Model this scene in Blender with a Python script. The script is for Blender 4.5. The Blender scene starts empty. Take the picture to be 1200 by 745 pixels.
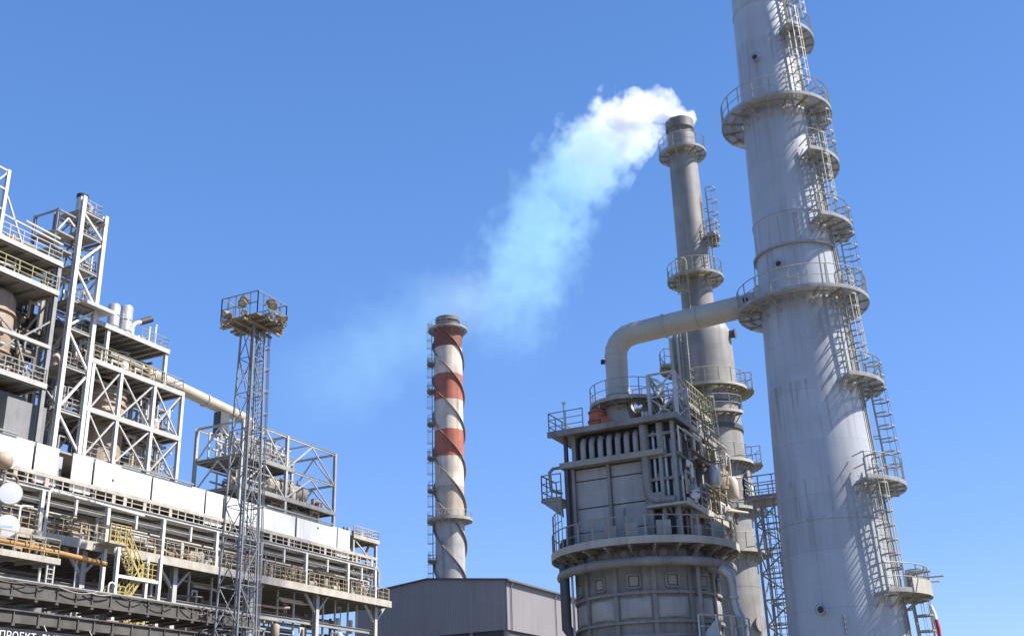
import bpy, math, random
from mathutils import Vector, Matrix
rnd = random.Random(7)
R = math.radians
PI = math.pi
C = bpy.context.scene.collection
sc = bpy.context.scene

# ---------------------------------------------------------------- camera
FPX, TH, RO = 1293.0, R(22), R(-2)                 # focal length in pixels of a 1200 wide frame, pitch, roll
EYE = Vector((0, 0, 1.7))
FW = Vector((0, math.cos(TH), math.sin(TH)))
_u = Vector((0, -math.sin(TH), math.cos(TH)))
_r = Vector((1, 0, 0))
RT = _r * math.cos(RO) + _u * math.sin(RO)
UP = -_r * math.sin(RO) + _u * math.cos(RO)
cam = bpy.data.cameras.new('camera')
cam.sensor_width = 36
cam.lens = 36 * FPX / 1200
cam.clip_start, cam.clip_end = 0.5, 6000
co = bpy.data.objects.new('camera', cam)
C.objects.link(co)
m = Matrix((RT, UP, -FW)).transposed().to_4x4()
m.translation = EYE
co.matrix_world = m
sc.camera = co

# ---------------------------------------------------------------- light
SUN_AZ, SUN_EL = 99.0, 50.0                        # clockwise from the view direction (+Y), above the horizon
w = bpy.data.worlds.new('World')
sc.world = w
w.use_nodes = True
nt = w.node_tree
bg = nt.nodes['Background']
sky = nt.nodes.new('ShaderNodeTexSky')
sky.sky_type = 'NISHITA'
sky.sun_disc = False
sky.sun_elevation = R(SUN_EL)
sky.sun_rotation = R(SUN_AZ)
sky.altitude = 300
sky.air_density = 1.0
sky.dust_density = 0.4
sky.ozone_density = 2.2
hs = nt.nodes.new('ShaderNodeHueSaturation')       # a clean, deep blue summer sky
hs.inputs['Hue'].default_value = 0.512
hs.inputs['Saturation'].default_value = 1.25
nt.links.new(sky.outputs[0], hs.inputs['Color'])
# evened out by height, as a hazeless dry sky is
wtc = nt.nodes.new('ShaderNodeTexCoord')
wsp = nt.nodes.new('ShaderNodeSeparateXYZ')
nt.links.new(wtc.outputs['Generated'], wsp.inputs[0])
wrp = nt.nodes.new('ShaderNodeValToRGB')
for e_, (p_, c_) in zip([wrp.color_ramp.elements[0], wrp.color_ramp.elements.new(0.36), wrp.color_ramp.elements.new(0.62), wrp.color_ramp.elements[-1]],
                        ((0.08, (1.30, 2.40, 5.2)), (0.36, (0.88, 1.95, 4.5)), (0.62, (0.60, 1.47, 3.5)), (1.0, (0.40, 1.1, 2.8)))):
    e_.position = p_
    e_.color = tuple(v / 6 for v in c_) + (1,)
nt.links.new(wsp.outputs[2], wrp.inputs[0])
wsc = nt.nodes.new('ShaderNodeVectorMath')
wsc.operation = 'SCALE'
wsc.inputs['Scale'].default_value = 6
nt.links.new(wrp.outputs[0], wsc.inputs[0])
wmx = nt.nodes.new('ShaderNodeMix')
wmx.data_type = 'RGBA'
wmx.inputs[0].default_value = 0.65
nt.links.new(hs.outputs[0], wmx.inputs[6])
nt.links.new(wsc.outputs[0], wmx.inputs[7])
nt.links.new(wmx.outputs[2], bg.inputs[0])
bg.inputs[1].default_value = 0.116
sl = bpy.data.lights.new('sun', 'SUN')
sl.energy = 5.0
sl.angle = R(0.53)
sl.color = (1.0, 0.95, 0.875)
so = bpy.data.objects.new('sun', sl)
C.objects.link(so)
sv = Vector((math.sin(R(SUN_AZ)) * math.cos(R(SUN_EL)), math.cos(R(SUN_AZ)) * math.cos(R(SUN_EL)), math.sin(R(SUN_EL))))
so.rotation_euler = (-sv).to_track_quat('-Z', 'Y').to_euler()
so.location = (60, 0, 120)
vs = sc.view_settings
vs.view_transform = 'Standard'
vs.look = 'None'
vs.gamma = 1
vs.exposure = 0.84
cy = sc.cycles
cy.max_bounces = 16
cy.diffuse_bounces = 4
cy.volume_bounces = 14
cy.transparent_max_bounces = 12

# ---------------------------------------------------------------- frames of reference
AZ = R(25.8)                                       # the plant grid: a runs away to the right, b runs away to the left
E1 = Vector((math.sin(AZ), math.cos(AZ), 0))
E2 = Vector((-math.cos(AZ), math.sin(AZ), 0))
GRID = Matrix((E1, E2, Vector((0, 0, 1)))).transposed().to_4x4()

def G(a, b, z=0):
    return E1 * a + E2 * b + Vector((0, 0, z))

def zrow(x, y, row):                               # height on the upright line over (x, y) that the photo shows at this row
    k = (372.5 - row) / FPX
    n = UP - FW * k
    return -(n.dot(Vector((x, y, 0)) - EYE)) / n.z

# ---------------------------------------------------------------- materials
def node(t, kind, **kw):
    n = t.nodes.new(kind)
    for k, v in kw.items():
        setattr(n, k, v)
    return n

def math_n(t, op, a, b=None, clamp=False):
    n = node(t, 'ShaderNodeMath', operation=op, use_clamp=clamp)
    for i, v in enumerate((a, b)):
        if v is None:
            continue
        if isinstance(v, (int, float)):
            n.inputs[i].default_value = v
        else:
            t.links.new(v, n.inputs[i])
    return n.outputs[0]

def noise(t, vec, scale, detail=4, rough=0.55, mapping=None):
    if mapping:
        mp = node(t, 'ShaderNodeMapping')
        mp.inputs['Scale'].default_value = mapping
        t.links.new(vec, mp.inputs[0])
        vec = mp.outputs[0]
    n = node(t, 'ShaderNodeTexNoise')
    n.inputs['Scale'].default_value = scale
    n.inputs['Detail'].default_value = detail
    n.inputs['Roughness'].default_value = rough
    t.links.new(vec, n.inputs['Vector'])
    return n.outputs['Fac']

def ramp(t, fac, stops, interp='LINEAR'):
    n = node(t, 'ShaderNodeValToRGB')
    cr = n.color_ramp
    cr.interpolation = interp
    while len(cr.elements) < len(stops):
        cr.elements.new(0.5)
    for e, (p, c) in zip(cr.elements, stops):
        e.position = p
        e.color = (c, c, c, 1) if isinstance(c, (int, float)) else (*c, 1)
    t.links.new(fac, n.inputs[0])
    return n.outputs[0]

def mix(t, fac, a, b, mode='MIX'):
    n = node(t, 'ShaderNodeMix', data_type='RGBA', blend_type=mode)
    for s, v in ((n.inputs[0], fac), (n.inputs[6], a), (n.inputs[7], b)):
        if isinstance(v, (int, float)):
            s.default_value = v
        elif isinstance(v, tuple):
            s.default_value = (*v, 1)
        else:
            t.links.new(v, s)
    return n.outputs[2]

MATS = {}
def paint(name, col, rough=0.55, dirt=0.35, dirtcol=(0.10, 0.075, 0.05), patch=0.18, scale=0.9, streak=(5, 5, 0.3), metal=0.0,
          course=0.0, bump=0.15, bands=None, specks=0.0, drips=(), plates=0):
    """painted steel: patchy tone, streaks of dirt that run down, optional weld courses, colour bands and rust specks"""
    mt = bpy.data.materials.new(name)
    mt.use_nodes = True
    t = mt.node_tree
    b = t.nodes['Principled BSDF']
    tc = node(t, 'ShaderNodeTexCoord').outputs['Object']
    sep = node(t, 'ShaderNodeSeparateXYZ')
    t.links.new(tc, sep.inputs[0])
    base = tuple(col)
    if bands:
        z0, z1, stops = bands
        base = ramp(t, math_n(t, 'DIVIDE', math_n(t, 'SUBTRACT', math_n(t, 'ADD', sep.outputs[2], math_n(t, 'MULTIPLY', noise(t, tc, 1.5), 0.25)), z0), z1 - z0),
                    [((z - z0) / (z1 - z0), c) for z, c in stops], 'CONSTANT')
    n1 = noise(t, tc, scale, 5)
    c1 = mix(t, 1.0, base, ramp(t, n1, [(0.3, 1 - patch), (0.7, 1 + patch * 0.4)]), 'MULTIPLY')
    n2 = noise(t, tc, 1.0, 5, 0.6, streak)
    n3 = noise(t, tc, scale * 0.45, 2)
    f = math_n(t, 'MULTIPLY', ramp(t, n2, [(0.48, 0.0), (0.72, 1.0)]), ramp(t, n3, [(0.35, 0.25), (0.65, 1.0)]))
    c2 = mix(t, math_n(t, 'MULTIPLY', f, dirt), c1, dirtcol)
    if specks:
        n4 = noise(t, tc, 7.0, 6, 0.7)
        c2 = mix(t, math_n(t, 'MULTIPLY', ramp(t, n4, [(0.60, 0.0), (0.68, 1.0)]), specks), c2, (0.16, 0.07, 0.035))
    h = n1
    for zr_ in drips:                              # rust that has run down from a bracket ring
        q_ = math_n(t, 'DIVIDE', math_n(t, 'SUBTRACT', zr_, sep.outputs[2]), 4.0)
        mk = math_n(t, 'MULTIPLY', math_n(t, 'GREATER_THAN', q_, 0.0), math_n(t, 'SUBTRACT', 1.0, q_, True))
        nd = ramp(t, noise(t, tc, 1.0, 3, 0.6, (4.5, 4.5, 0.08)), [(0.52, 0.0), (0.66, 1.0)])
        c2 = mix(t, math_n(t, 'MULTIPLY', math_n(t, 'MULTIPLY', mk, nd), 0.6), c2, (0.20, 0.125, 0.07))
    if plates and course:
        an_ = math_n(t, 'DIVIDE', math_n(t, 'ARCTAN2', sep.outputs[1], sep.outputs[0]), 2 * PI / plates)
        fl_ = math_n(t, 'MULTIPLY', math_n(t, 'FLOOR', math_n(t, 'DIVIDE', sep.outputs[2], course)), 0.37)
        vl_ = math_n(t, 'LESS_THAN', math_n(t, 'FRACT', math_n(t, 'ADD', math_n(t, 'ADD', an_, fl_), 20.0)), 0.012)
        c2 = mix(t, math_n(t, 'MULTIPLY', vl_, 0.22), c2, (0.09, 0.085, 0.08))
    if course:
        fr = math_n(t, 'FRACT', math_n(t, 'DIVIDE', sep.outputs[2], course))
        ln = math_n(t, 'LESS_THAN', fr, 0.016)
        wob = noise(t, tc, 0.8, 2)
        c2 = mix(t, math_n(t, 'MULTIPLY', ln, math_n(t, 'MULTIPLY', wob, 0.3)), c2, (0.09, 0.085, 0.08))
        # each course of plates has its own tone
        wn = node(t, 'ShaderNodeTexWhiteNoise', noise_dimensions='1D')
        t.links.new(math_n(t, 'FLOOR', math_n(t, 'DIVIDE', sep.outputs[2], course)), wn.inputs['W'])
        c2 = mix(t, 1.0, c2, ramp(t, wn.outputs[0], [(0, 0.93), (1, 1.03)]), 'MULTIPLY')
    t.links.new(c2, b.inputs['Base Color'])
    b.inputs['Roughness'].default_value = rough
    b.inputs['Metallic'].default_value = metal
    t.links.new(ramp(t, n2, [(0.3, max(0.05, rough - 0.12)), (0.8, min(1, rough + 0.2))]), b.inputs['Roughness'])
    bp = node(t, 'ShaderNodeBump')
    bp.inputs['Strength'].default_value = bump
    bp.inputs['Distance'].default_value = 0.05
    t.links.new(h, bp.inputs['Height'])
    t.links.new(bp.outputs[0], b.inputs['Normal'])
    MATS[name] = mt
    return mt

paint('stack_grey', (0.43, 0.455, 0.485), 0.5, 0.5, (0.20, 0.165, 0.13), 0.16, 0.4, (1.6, 1.6, 0.09), course=2.45, bump=0.10, drips=(17.6, 22.0, 26.2, 32.2, 37.0, 13.0), plates=6)
paint('old_stack_grey', (0.30, 0.283, 0.26), 0.6, 0.7, (0.12, 0.09, 0.065), 0.3, 0.6, (2.4, 2.4, 0.12), course=2.2, specks=0.2, drips=(43.2, 33.0, 24.6, 19.4, 13.6), plates=5)
paint('heater_grey', (0.275, 0.255, 0.225), 0.6, 0.6, (0.07, 0.055, 0.045), 0.32, 0.9, specks=0.35)
paint('heater_panel', (0.38, 0.355, 0.325), 0.45, 0.5, (0.11, 0.085, 0.065), 0.25, 0.7, (3, 3, 0.25), specks=0.15)
paint('heater_beige', (0.33, 0.295, 0.24), 0.6, 0.4, (0.14, 0.10, 0.07), 0.15, 1.0, specks=0.2)
paint('dark_steel', (0.09, 0.09, 0.095), 0.6, 0.3, (0.05, 0.04, 0.03), 0.25)
paint('black_steel', (0.03, 0.03, 0.032), 0.6, 0.2)
paint('duct_grey', (0.47, 0.43, 0.36), 0.5, 0.35, (0.22, 0.15, 0.09), 0.12, 0.7)
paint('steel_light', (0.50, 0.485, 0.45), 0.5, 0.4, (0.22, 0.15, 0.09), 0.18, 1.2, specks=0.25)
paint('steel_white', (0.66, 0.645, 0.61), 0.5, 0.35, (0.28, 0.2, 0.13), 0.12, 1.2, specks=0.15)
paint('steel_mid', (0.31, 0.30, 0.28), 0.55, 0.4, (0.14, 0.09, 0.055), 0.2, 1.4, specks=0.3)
paint('mast_steel', (0.27, 0.275, 0.28), 0.45, 0.35, (0.12, 0.08, 0.05), 0.2, 1.4, specks=0.3, metal=0.25)
paint('grating', (0.36, 0.33, 0.29), 0.7, 0.4, (0.12, 0.08, 0.05), 0.25, 2.2)
paint('deck_beige', (0.46, 0.42, 0.355), 0.65, 0.5, (0.18, 0.12, 0.07), 0.22, 1.2, specks=0.3)
paint('rail_yellow', (0.38, 0.31, 0.17), 0.55, 0.4, (0.15, 0.08, 0.03), 0.2, 2.0)
paint('stair_yellow', (0.46, 0.36, 0.12), 0.5, 0.3, (0.2, 0.1, 0.03), 0.15, 2.0)
paint('rail_grey', (0.33, 0.33, 0.30), 0.55, 0.35, (0.14, 0.09, 0.05), 0.2, 2.0)
paint('rail_dark', (0.36, 0.345, 0.29), 0.55, 0.35, (0.10, 0.07, 0.04), 0.2, 2.0)
paint('rail_olive', (0.34, 0.31, 0.17), 0.55, 0.4, (0.14, 0.09, 0.05), 0.2, 2.0)
paint('panel_white', (0.74, 0.735, 0.71), 0.45, 0.42, (0.35, 0.28, 0.2), 0.05, 0.5, (4, 4, 0.18), bump=0.05)
paint('panel_shade', (0.42, 0.44, 0.46), 0.5, 0.2)
paint('pipe_silver', (0.50, 0.50, 0.49), 0.35, 0.3, (0.25, 0.18, 0.12), 0.15, 1.4, metal=0.35)
paint('pipe_cream', (0.50, 0.44, 0.34), 0.5, 0.4, (0.25, 0.16, 0.08), 0.15, 1.0)
paint('pipe_brown', (0.20, 0.15, 0.11), 0.65, 0.4, (0.06, 0.04, 0.03), 0.25, 1.0)
paint('fin_brown', (0.27, 0.215, 0.17), 0.65, 0.4, (0.08, 0.05, 0.04), 0.25, 1.0)
paint('pipe_ochre', (0.42, 0.22, 0.07), 0.6, 0.45, (0.14, 0.07, 0.03), 0.25, 1.5)
paint('vessel_brown', (0.44, 0.33, 0.24), 0.6, 0.55, (0.12, 0.075, 0.045), 0.25, 0.9, (4, 4, 0.25), specks=0.4)
paint('lamp_tan', (0.29, 0.235, 0.165), 0.5, 0.35, (0.12, 0.07, 0.04), 0.2, 3.0)
paint('lamp_glass', (0.45, 0.40, 0.26), 0.15, 0.2)
paint('orange_red', (0.46, 0.12, 0.06), 0.55, 0.45, (0.10, 0.04, 0.03), 0.25, 2.5)
paint('concrete', (0.24, 0.24, 0.24), 0.85, 0.35, (0.10, 0.09, 0.08), 0.2, 0.8)
paint('trestle_dark', (0.11, 0.10, 0.088), 0.75, 0.55, (0.045, 0.036, 0.03), 0.4, 1.2, (1, 1, 0.6), specks=0.4)
paint('dish_white', (0.60, 0.61, 0.63), 0.4, 0.12, (0.4, 0.38, 0.35), 0.05)
paint('banner_black', (0.02, 0.018, 0.03), 0.6, 0.1)
paint('letter_white', (0.82, 0.82, 0.82), 0.6, 0.0)
paint('letter_blue', (0.25, 0.48, 0.68), 0.6, 0.0)
paint('flag_red', (0.42, 0.02, 0.04), 0.7, 0.05)
paint('ground_dust', (0.15, 0.132, 0.105), 0.9, 0.3, (0.14, 0.12, 0.1), 0.25, 0.05, (0.3, 0.3, 0.3))
paint('roof_grey', (0.12, 0.12, 0.13), 0.7, 0.2)
paint('soot_metal', (0.20, 0.185, 0.17), 0.6, 0.6, (0.05, 0.04, 0.035), 0.3, 1.0)

def open_grating(name, col, cover):
    """bar grating seen from afar: part steel, part holes"""
    mt = paint(name, col, 0.7, 0.4, (0.12, 0.08, 0.05), 0.25, 2.2)
    t = mt.node_tree
    tr = node(t, 'ShaderNodeBsdfTransparent')
    mx = node(t, 'ShaderNodeMixShader')
    mx.inputs[0].default_value = cover
    t.links.new(tr.outputs[0], mx.inputs[1])
    t.links.new(t.nodes['Principled BSDF'].outputs[0], mx.inputs[2])
    t.links.new(mx.outputs[0], t.nodes['Material Output'].inputs[0])
open_grating('open_grating', (0.42, 0.41, 0.39), 0.62)

def cladding():
    mt = paint('cladding', (0.295, 0.272, 0.268), 0.5, 0.35, (0.16, 0.14, 0.13), 0.06, 0.2, (2, 2, 0.1), bump=0.0)
    return mt
cladding()

# ---------------------------------------------------------------- mesh builder
ORG = {}
class MB:
    """collects shapes in world (or grid) coordinates and links them as ONE mesh object"""
    def __init__(s, grid=False):
        s.v, s.f, s.grid, s.k = [], [], grid, []
    def add(s, vs, fs):
        n = len(s.v)
        s.k.append((n, len(s.f)))
        s.v += [Vector(v) for v in vs]
        s.f += [[i + n for i in f] for f in fs]
        return s
    def box(s, p, q):
        (x0, y0, z0), (x1, y1, z1) = [min(a, b) for a, b in zip(p, q)], [max(a, b) for a, b in zip(p, q)]
        return s.add([(x0, y0, z0), (x1, y0, z0), (x1, y1, z0), (x0, y1, z0), (x0, y0, z1), (x1, y0, z1), (x1, y1, z1), (x0, y1, z1)],
                     [(0, 3, 2, 1), (4, 5, 6, 7), (0, 1, 5, 4), (1, 2, 6, 5), (2, 3, 7, 6), (3, 0, 4, 7)])
    def _fr(s, p, q, up):
        d = (q - p).normalized()
        if abs(d.dot(up)) > 0.98:
            up = Vector((1, 0, 0)) if abs(d.x) < 0.9 else Vector((0, 1, 0))
        x = d.cross(up).normalized()
        return x, x.cross(d).normalized()
    def prof(s, p, q, pts, up=Vector((0, 0, 1))):
        p, q = Vector(p), Vector(q)
        x, y = s._fr(p, q, Vector(up))
        n = len(pts)
        vs = [p + x * a + y * b for a, b in pts] + [q + x * a + y * b for a, b in pts]
        fs = [(i, (i + 1) % n, n + (i + 1) % n, n + i) for i in range(n)] + [tuple(range(n))[::-1], tuple(range(n, 2 * n))]
        return s.add(vs, fs)
    def bar(s, p, q, w, h=None, up=(0, 0, 1)):
        h = h or w
        return s.prof(p, q, [(-w / 2, -h / 2), (w / 2, -h / 2), (w / 2, h / 2), (-w / 2, h / 2)], up)
    def ib(s, p, q, w, h, t=None, up=(0, 0, 1)):
        t = t or max(0.02, h * 0.09)
        W, H = w / 2, h / 2
        return s.prof(p, q, [(-W, -H), (W, -H), (W, -H + t), (t / 2, -H + t), (t / 2, H - t), (W, H - t), (W, H), (-W, H), (-W, H - t),
                             (-t / 2, H - t), (-t / 2, -H + t), (-W, -H + t)], up)
    def tube(s, p, q, r, n=8, r2=None):
        p, q = Vector(p), Vector(q)
        r2 = r if r2 is None else r2
        x, y = s._fr(p, q, Vector((0, 0, 1)))
        vs = []
        for c, rr in ((p, r), (q, r2)):
            vs += [c + (x * math.cos(2 * PI * i / n) + y * math.sin(2 * PI * i / n)) * rr for i in range(n)]
        fs = [(i, (i + 1) % n, n + (i + 1) % n, n + i) for i in range(n)] + [tuple(range(n))[::-1], tuple(range(n, 2 * n))]
        return s.add(vs, fs)
    def path(s, pts, r, n=8, closed=False, radii=None):
        pts = [Vector(p) for p in pts]
        N = len(pts)
        vs, fs, y = [], [], None
        for i, p in enumerate(pts):
            if closed:
                d = (pts[(i + 1) % N] - pts[i - 1]).normalized()
            else:
                a = (pts[i] - pts[i - 1]).normalized() if i else None
                b = (pts[i + 1] - pts[i]).normalized() if i < N - 1 else None
                d = (a + b).normalized() if a and b else (a or b)
            if y is None:
                x = d.cross(Vector((0, 0, 1)) if abs(d.z) < 0.9 else Vector((1, 0, 0))).normalized()
            else:
                x = (x - d * x.dot(d)).normalized()
            y = x.cross(d).normalized()
            k = 1.0
            if not closed and a and b:
                k = 1 / max(0.5, math.sqrt((1 + a.dot(b)) / 2))
            rr = radii[i] if radii else r
            # widen in the plane of the bend so a mitred corner keeps its bore
            bend = (b - a).normalized() if (not closed and a and b and (b - a).length > 1e-4) else None
            for j in range(n):
                o = (x * math.cos(2 * PI * j / n) + y * math.sin(2 * PI * j / n)) * rr
                if bend is not None:
                    o = o + bend * o.dot(bend) * (k - 1)
                vs.append(p + o)
        M = N if closed else N - 1
        for i in range(M):
            for j in range(n):
                fs.append((i * n + j, i * n + (j + 1) % n, ((i + 1) % N) * n + (j + 1) % n, ((i + 1) % N) * n + j))
        if not closed:
            fs += [tuple(range(n))[::-1], tuple(range((N - 1) * n, N * n))]
        return s.add(vs, fs)
    def lathe(s, prof, c, n=32, a0=0.0, a1=2 * PI, axis=None):
        """prof: (radius, height) up the axis from c"""
        full = abs(a1 - a0 - 2 * PI) < 1e-6
        m_ = n if full else n + 1
        c = Vector(c)
        ax = Vector(axis).normalized() if axis else Vector((0, 0, 1))
        if axis:
            x, y = s._fr(Vector((0, 0, 0)), ax, Vector((0, 0, 1)))
        else:
            x, y = Vector((1, 0, 0)), Vector((0, 1, 0))
        vs, fs = [], []
        for rr, z in prof:
            for i in range(m_):
                t = a0 + (a1 - a0) * i / n
                vs.append(c + x * (rr * math.cos(t)) + y * (rr * math.sin(t)) + ax * z)
        for k in range(len(prof) - 1):
            for i in range(n):
                j = (i + 1) % m_
                fs.append((k * m_ + i, k * m_ + j, (k + 1) * m_ + j, (k + 1) * m_ + i))
        return s.add(vs, fs)
    def ring(s, c, r0, r1, z0, z1, a0=0.0, a1=2 * PI, n=40):
        """a flat annular slab (or a sector of one)"""
        full = abs(a1 - a0 - 2 * PI) < 1e-6
        p = [(r0, z0), (r1, z0), (r1, z1), (r0, z1), (r0, z0)]
        k = len(s.v)
        s.lathe(p, c, n, a0, a1)
        if not full:
            m_ = n + 1
            s.f.append([k + i * m_ for i in range(4)][::-1])
            s.f.append([k + i * m_ + n for i in range(4)])
        return s
    def build(s, name, mat, parent=None, smooth=True, loc=None, each=0):
        if each:                                   # one object for every so many shapes
            cuts = s.k[::each] + [(len(s.v), len(s.f))]
            for (v0, f0), (v1, f1) in zip(cuts, cuts[1:]):
                p = MB(s.grid)
                p.v, p.f = s.v[v0:v1], [[i - v0 for i in f] for f in s.f[f0:f1]]
                o_ = p.build(name, mat, parent, smooth, loc)
            return o_
        vs = [GRID @ v for v in s.v] if s.grid else s.v
        if parent is not None:
            o = ORG[parent.name]
        elif loc is not None:
            o = Vector(loc)
        else:
            lo = min(v.z for v in vs)
            o = Vector((sum(v.x for v in vs) / len(vs), sum(v.y for v in vs) / len(vs), lo))
        me = bpy.data.meshes.new(name)
        me.from_pydata([v - o for v in vs], [], s.f)
        me.materials.append(MATS[mat])
        if smooth:
            me.polygons.foreach_set('use_smooth', [True] * len(me.polygons))
            me.set_sharp_from_angle(angle=R(38))
        me.update()
        ob = bpy.data.objects.new(name, me)
        C.objects.link(ob)
        if parent is not None:
            ob.parent = parent
        else:
            ob.location = o
        ORG[ob.name] = o
        return ob

def tag(o, label=None, cat=None, group=None, kind=None):
    for k, v in (('label', label), ('category', cat), ('group', group), ('kind', kind)):
        if v:
            o[k] = v
    return o

def thing(name, label, cat, loc, group=None):
    o = bpy.data.objects.new(name, None)
    o.empty_display_size = 0.5
    C.objects.link(o)
    o.location = loc
    ORG[o.name] = Vector(loc)
    return tag(o, label, cat, group)

def dup(root, loc, label=None, rot=None):
    r = root.copy()
    C.objects.link(r)
    r.location = loc
    if rot is not None:
        r.rotation_euler = rot
    if label:
        r['label'] = label
    for ch in list(root.children):
        c = ch.copy()
        C.objects.link(c)
        c.parent = r
        for g in list(ch.children):
            d = g.copy()
            C.objects.link(d)
            d.parent = c
    return r

# ---------------------------------------------------------------- pieces that many structures share
def rail_line(mb, pts, h=1.1, step=1.3, t=0.045, mids=2, toe=0.12):
    """guard rail along a polyline: posts, top rail, mid rails, toe plate"""
    pts = [Vector(p) for p in pts]
    for p, q in zip(pts, pts[1:]):
        L = (q - p).length
        n = max(1, round(L / step))
        for i in range(n + 1):
            c = p.lerp(q, i / n)
            mb.bar(c, c + Vector((0, 0, h)), t)
        for k in range(mids + 1):
            z = Vector((0, 0, h * (k + 1) / (mids + 1)))
            mb.bar(p + z, q + z, t * (1.0 if k == mids else 0.8))
        if toe:
            mb.bar(p + Vector((0, 0, toe / 2)), q + Vector((0, 0, toe / 2)), 0.015, toe)
    return mb

def arc(c, r, a0, a1, z, n):
    return [Vector((c[0] + r * math.cos(a0 + (a1 - a0) * i / n), c[1] + r * math.sin(a0 + (a1 - a0) * i / n), z)) for i in range(n + 1)]

def rail_arc(mb, c, r, z, a0=0.0, a1=2 * PI, h=1.1, t=0.04, ends=None, post=0.85):
    n = max(6, int(abs(a1 - a0) * r / 0.35))
    full = abs(abs(a1 - a0) - 2 * PI) < 1e-6
    for k, tt in ((0.5, 0.03), (1.0, t)):
        p = arc(c, r, a0, a1, z + h * k, n)
        mb.path(p[:-1] if full else p, tt * 0.6, 5, closed=full)
    m_ = max(3, int(abs(a1 - a0) * r / post))
    for i in range(m_ + (0 if full else 1)):
        a = a0 + (a1 - a0) * i / m_
        p = Vector((c[0] + r * math.cos(a), c[1] + r * math.sin(a), z))
        mb.bar(p, p + Vector((0, 0, h)), t * 1.3)
    if ends is not None:                           # straight rails back to the shaft
        for a in (a0, a1):
            d = Vector((math.cos(a), math.sin(a), 0))
            q = Vector((c[0], c[1], z))
            for k in (0.5, 1.0):
                mb.bar(q + d * ends + Vector((0, 0, h * k)), q + d * r + Vector((0, 0, h * k)), t)
    return mb

def ring_deck(root, name, c, rin, rout, z, deckmat, railmat, a0=0.0, a1=2 * PI, h=1.1, brackets=14, thick=0.05, label=None, kick=0.09):
    full = abs(a1 - a0 - 2 * PI) < 1e-6
    n = 48 if full else max(8, int(48 * (a1 - a0) / 6.28))
    mb = MB().ring((c[0], c[1], 0), rin, rout - 0.02, z - thick, z, a0, a1, n)
    mb.ring((c[0], c[1], 0), rout - 0.02, rout + 0.015, z - thick - 0.05, z + kick, a0, a1, n)
    p = mb.build(name, deckmat, root)
    if label:
        p['label'] = label
    bb = MB()
    m_ = brackets
    for i in range(m_ + (0 if full else 1)):
        a = a0 + (a1 - a0) * i / m_
        d = Vector((math.cos(a), math.sin(a), 0))
        q = Vector((c[0], c[1], z - thick - 0.06))
        bb.bar(q + d * (rin - 0.03), q + d * (rout - 0.03), 0.07, 0.10)
        bb.bar(q + d * (rin - 0.03) - Vector((0, 0, 0.5)), q + d * (rin + (rout - rin) * 0.6) - Vector((0, 0, 0.05)), 0.05)
    for rr in (0.5,):
        k = rin + (rout - rin) * rr
        bb.ring((c[0], c[1], 0), k - 0.03, k + 0.03, z - thick - 0.09, z - thick - 0.003, a0, a1, n)
    bb.build('bracket', railmat, p)
    rail_arc(MB(), c, rout - 0.05, z, a0, a1, h, ends=None if full else rin).build('railing', railmat, p)
    return p

def ladder(root, p0, p1, out, mat, cage=True, width=0.5, cage_from=2.2, hoop=0.9):
    """climbing ladder from p0 up to p1; out = level direction away from what it is fixed to"""
    p0, p1, out = Vector(p0), Vector(p1), Vector(out).normalized()
    d = (p1 - p0)
    L = d.length
    d.normalize()
    t = d.cross(out).normalized()
    mb = MB()
    for sgn in (-1, 1):
        mb.bar(p0 + t * sgn * width / 2, p1 + t * sgn * width / 2, 0.05, 0.07, out)
    for i in range(1, int(L / 0.3)):
        q = p0 + d * (0.3 * i)
        mb.bar(q - t * width / 2, q + t * width / 2, 0.03)
    for i in range(int(L / 2.0) + 1):
        q = p0 + d * min(L - 0.05, 2.0 * i + 0.3)
        for sgn in (-1, 1):
            mb.bar(q + t * sgn * width / 2, q + t * sgn * width / 2 - out * 0.28, 0.04)
    lad = mb.build('ladder', mat, root)
    if cage and L > cage_from + 1:
        mb = MB()
        n = max(2, int((L - cage_from) / hoop) + 1)
        rr = 0.36
        for i in range(n):
            q = p0 + d * (cage_from + (L - cage_from) * i / (n - 1))
            pts = [q - t * width / 2] + [q + out * 0.36 + (t * -math.cos(PI * k / 8) + out * math.sin(PI * k / 8)) * rr for k in range(9)] + [q + t * width / 2]
            for a, b in zip(pts, pts[1:]):
                mb.bar(a, b, 0.02, 0.07, d)
        for k in (0, 2, 4, 6, 8):
            o = out * 0.36 + (t * -math.cos(PI * k / 8) + out * math.sin(PI * k / 8)) * rr
            mb.bar(p0 + d * cage_from + o, p1 + o, 0.045, 0.015, out)
        mb.build('cage', mat, lad)
    return lad

def lattice_face(mb, pa0, pb0, pa1, pb1, nb, t=0.06, horiz=True, cross=False):
    """bracing between two legs (a, b) from bottom (0) to top (1)"""
    for i in range(nb):
        k0, k1 = i / nb, (i + 1) / nb
        a, b = pa0.lerp(pa1, k0), pb0.lerp(pb1, k0)
        c, d = pa0.lerp(pa1, k1), pb0.lerp(pb1, k1)
        if horiz:
            mb.bar(a, b, t)
        if cross:
            mb.bar(a, d, t * 0.8)
            mb.bar(b, c, t * 0.8)
        elif i % 2 == 0:
            mb.bar(a, d, t)
        else:
            mb.bar(b, c, t)
    if horiz:
        mb.bar(pa1, pb1, t)

# ---------------------------------------------------------------- ground
ground = MB().add([(-3000, -3000, 0), (3000, -3000, 0), (3000, 3000, 0), (-3000, 3000, 0)], [(0, 1, 2, 3)]).build('ground', 'ground_dust', smooth=False)
tag(ground, 'dusty yard under the plant', kind='structure')

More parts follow.
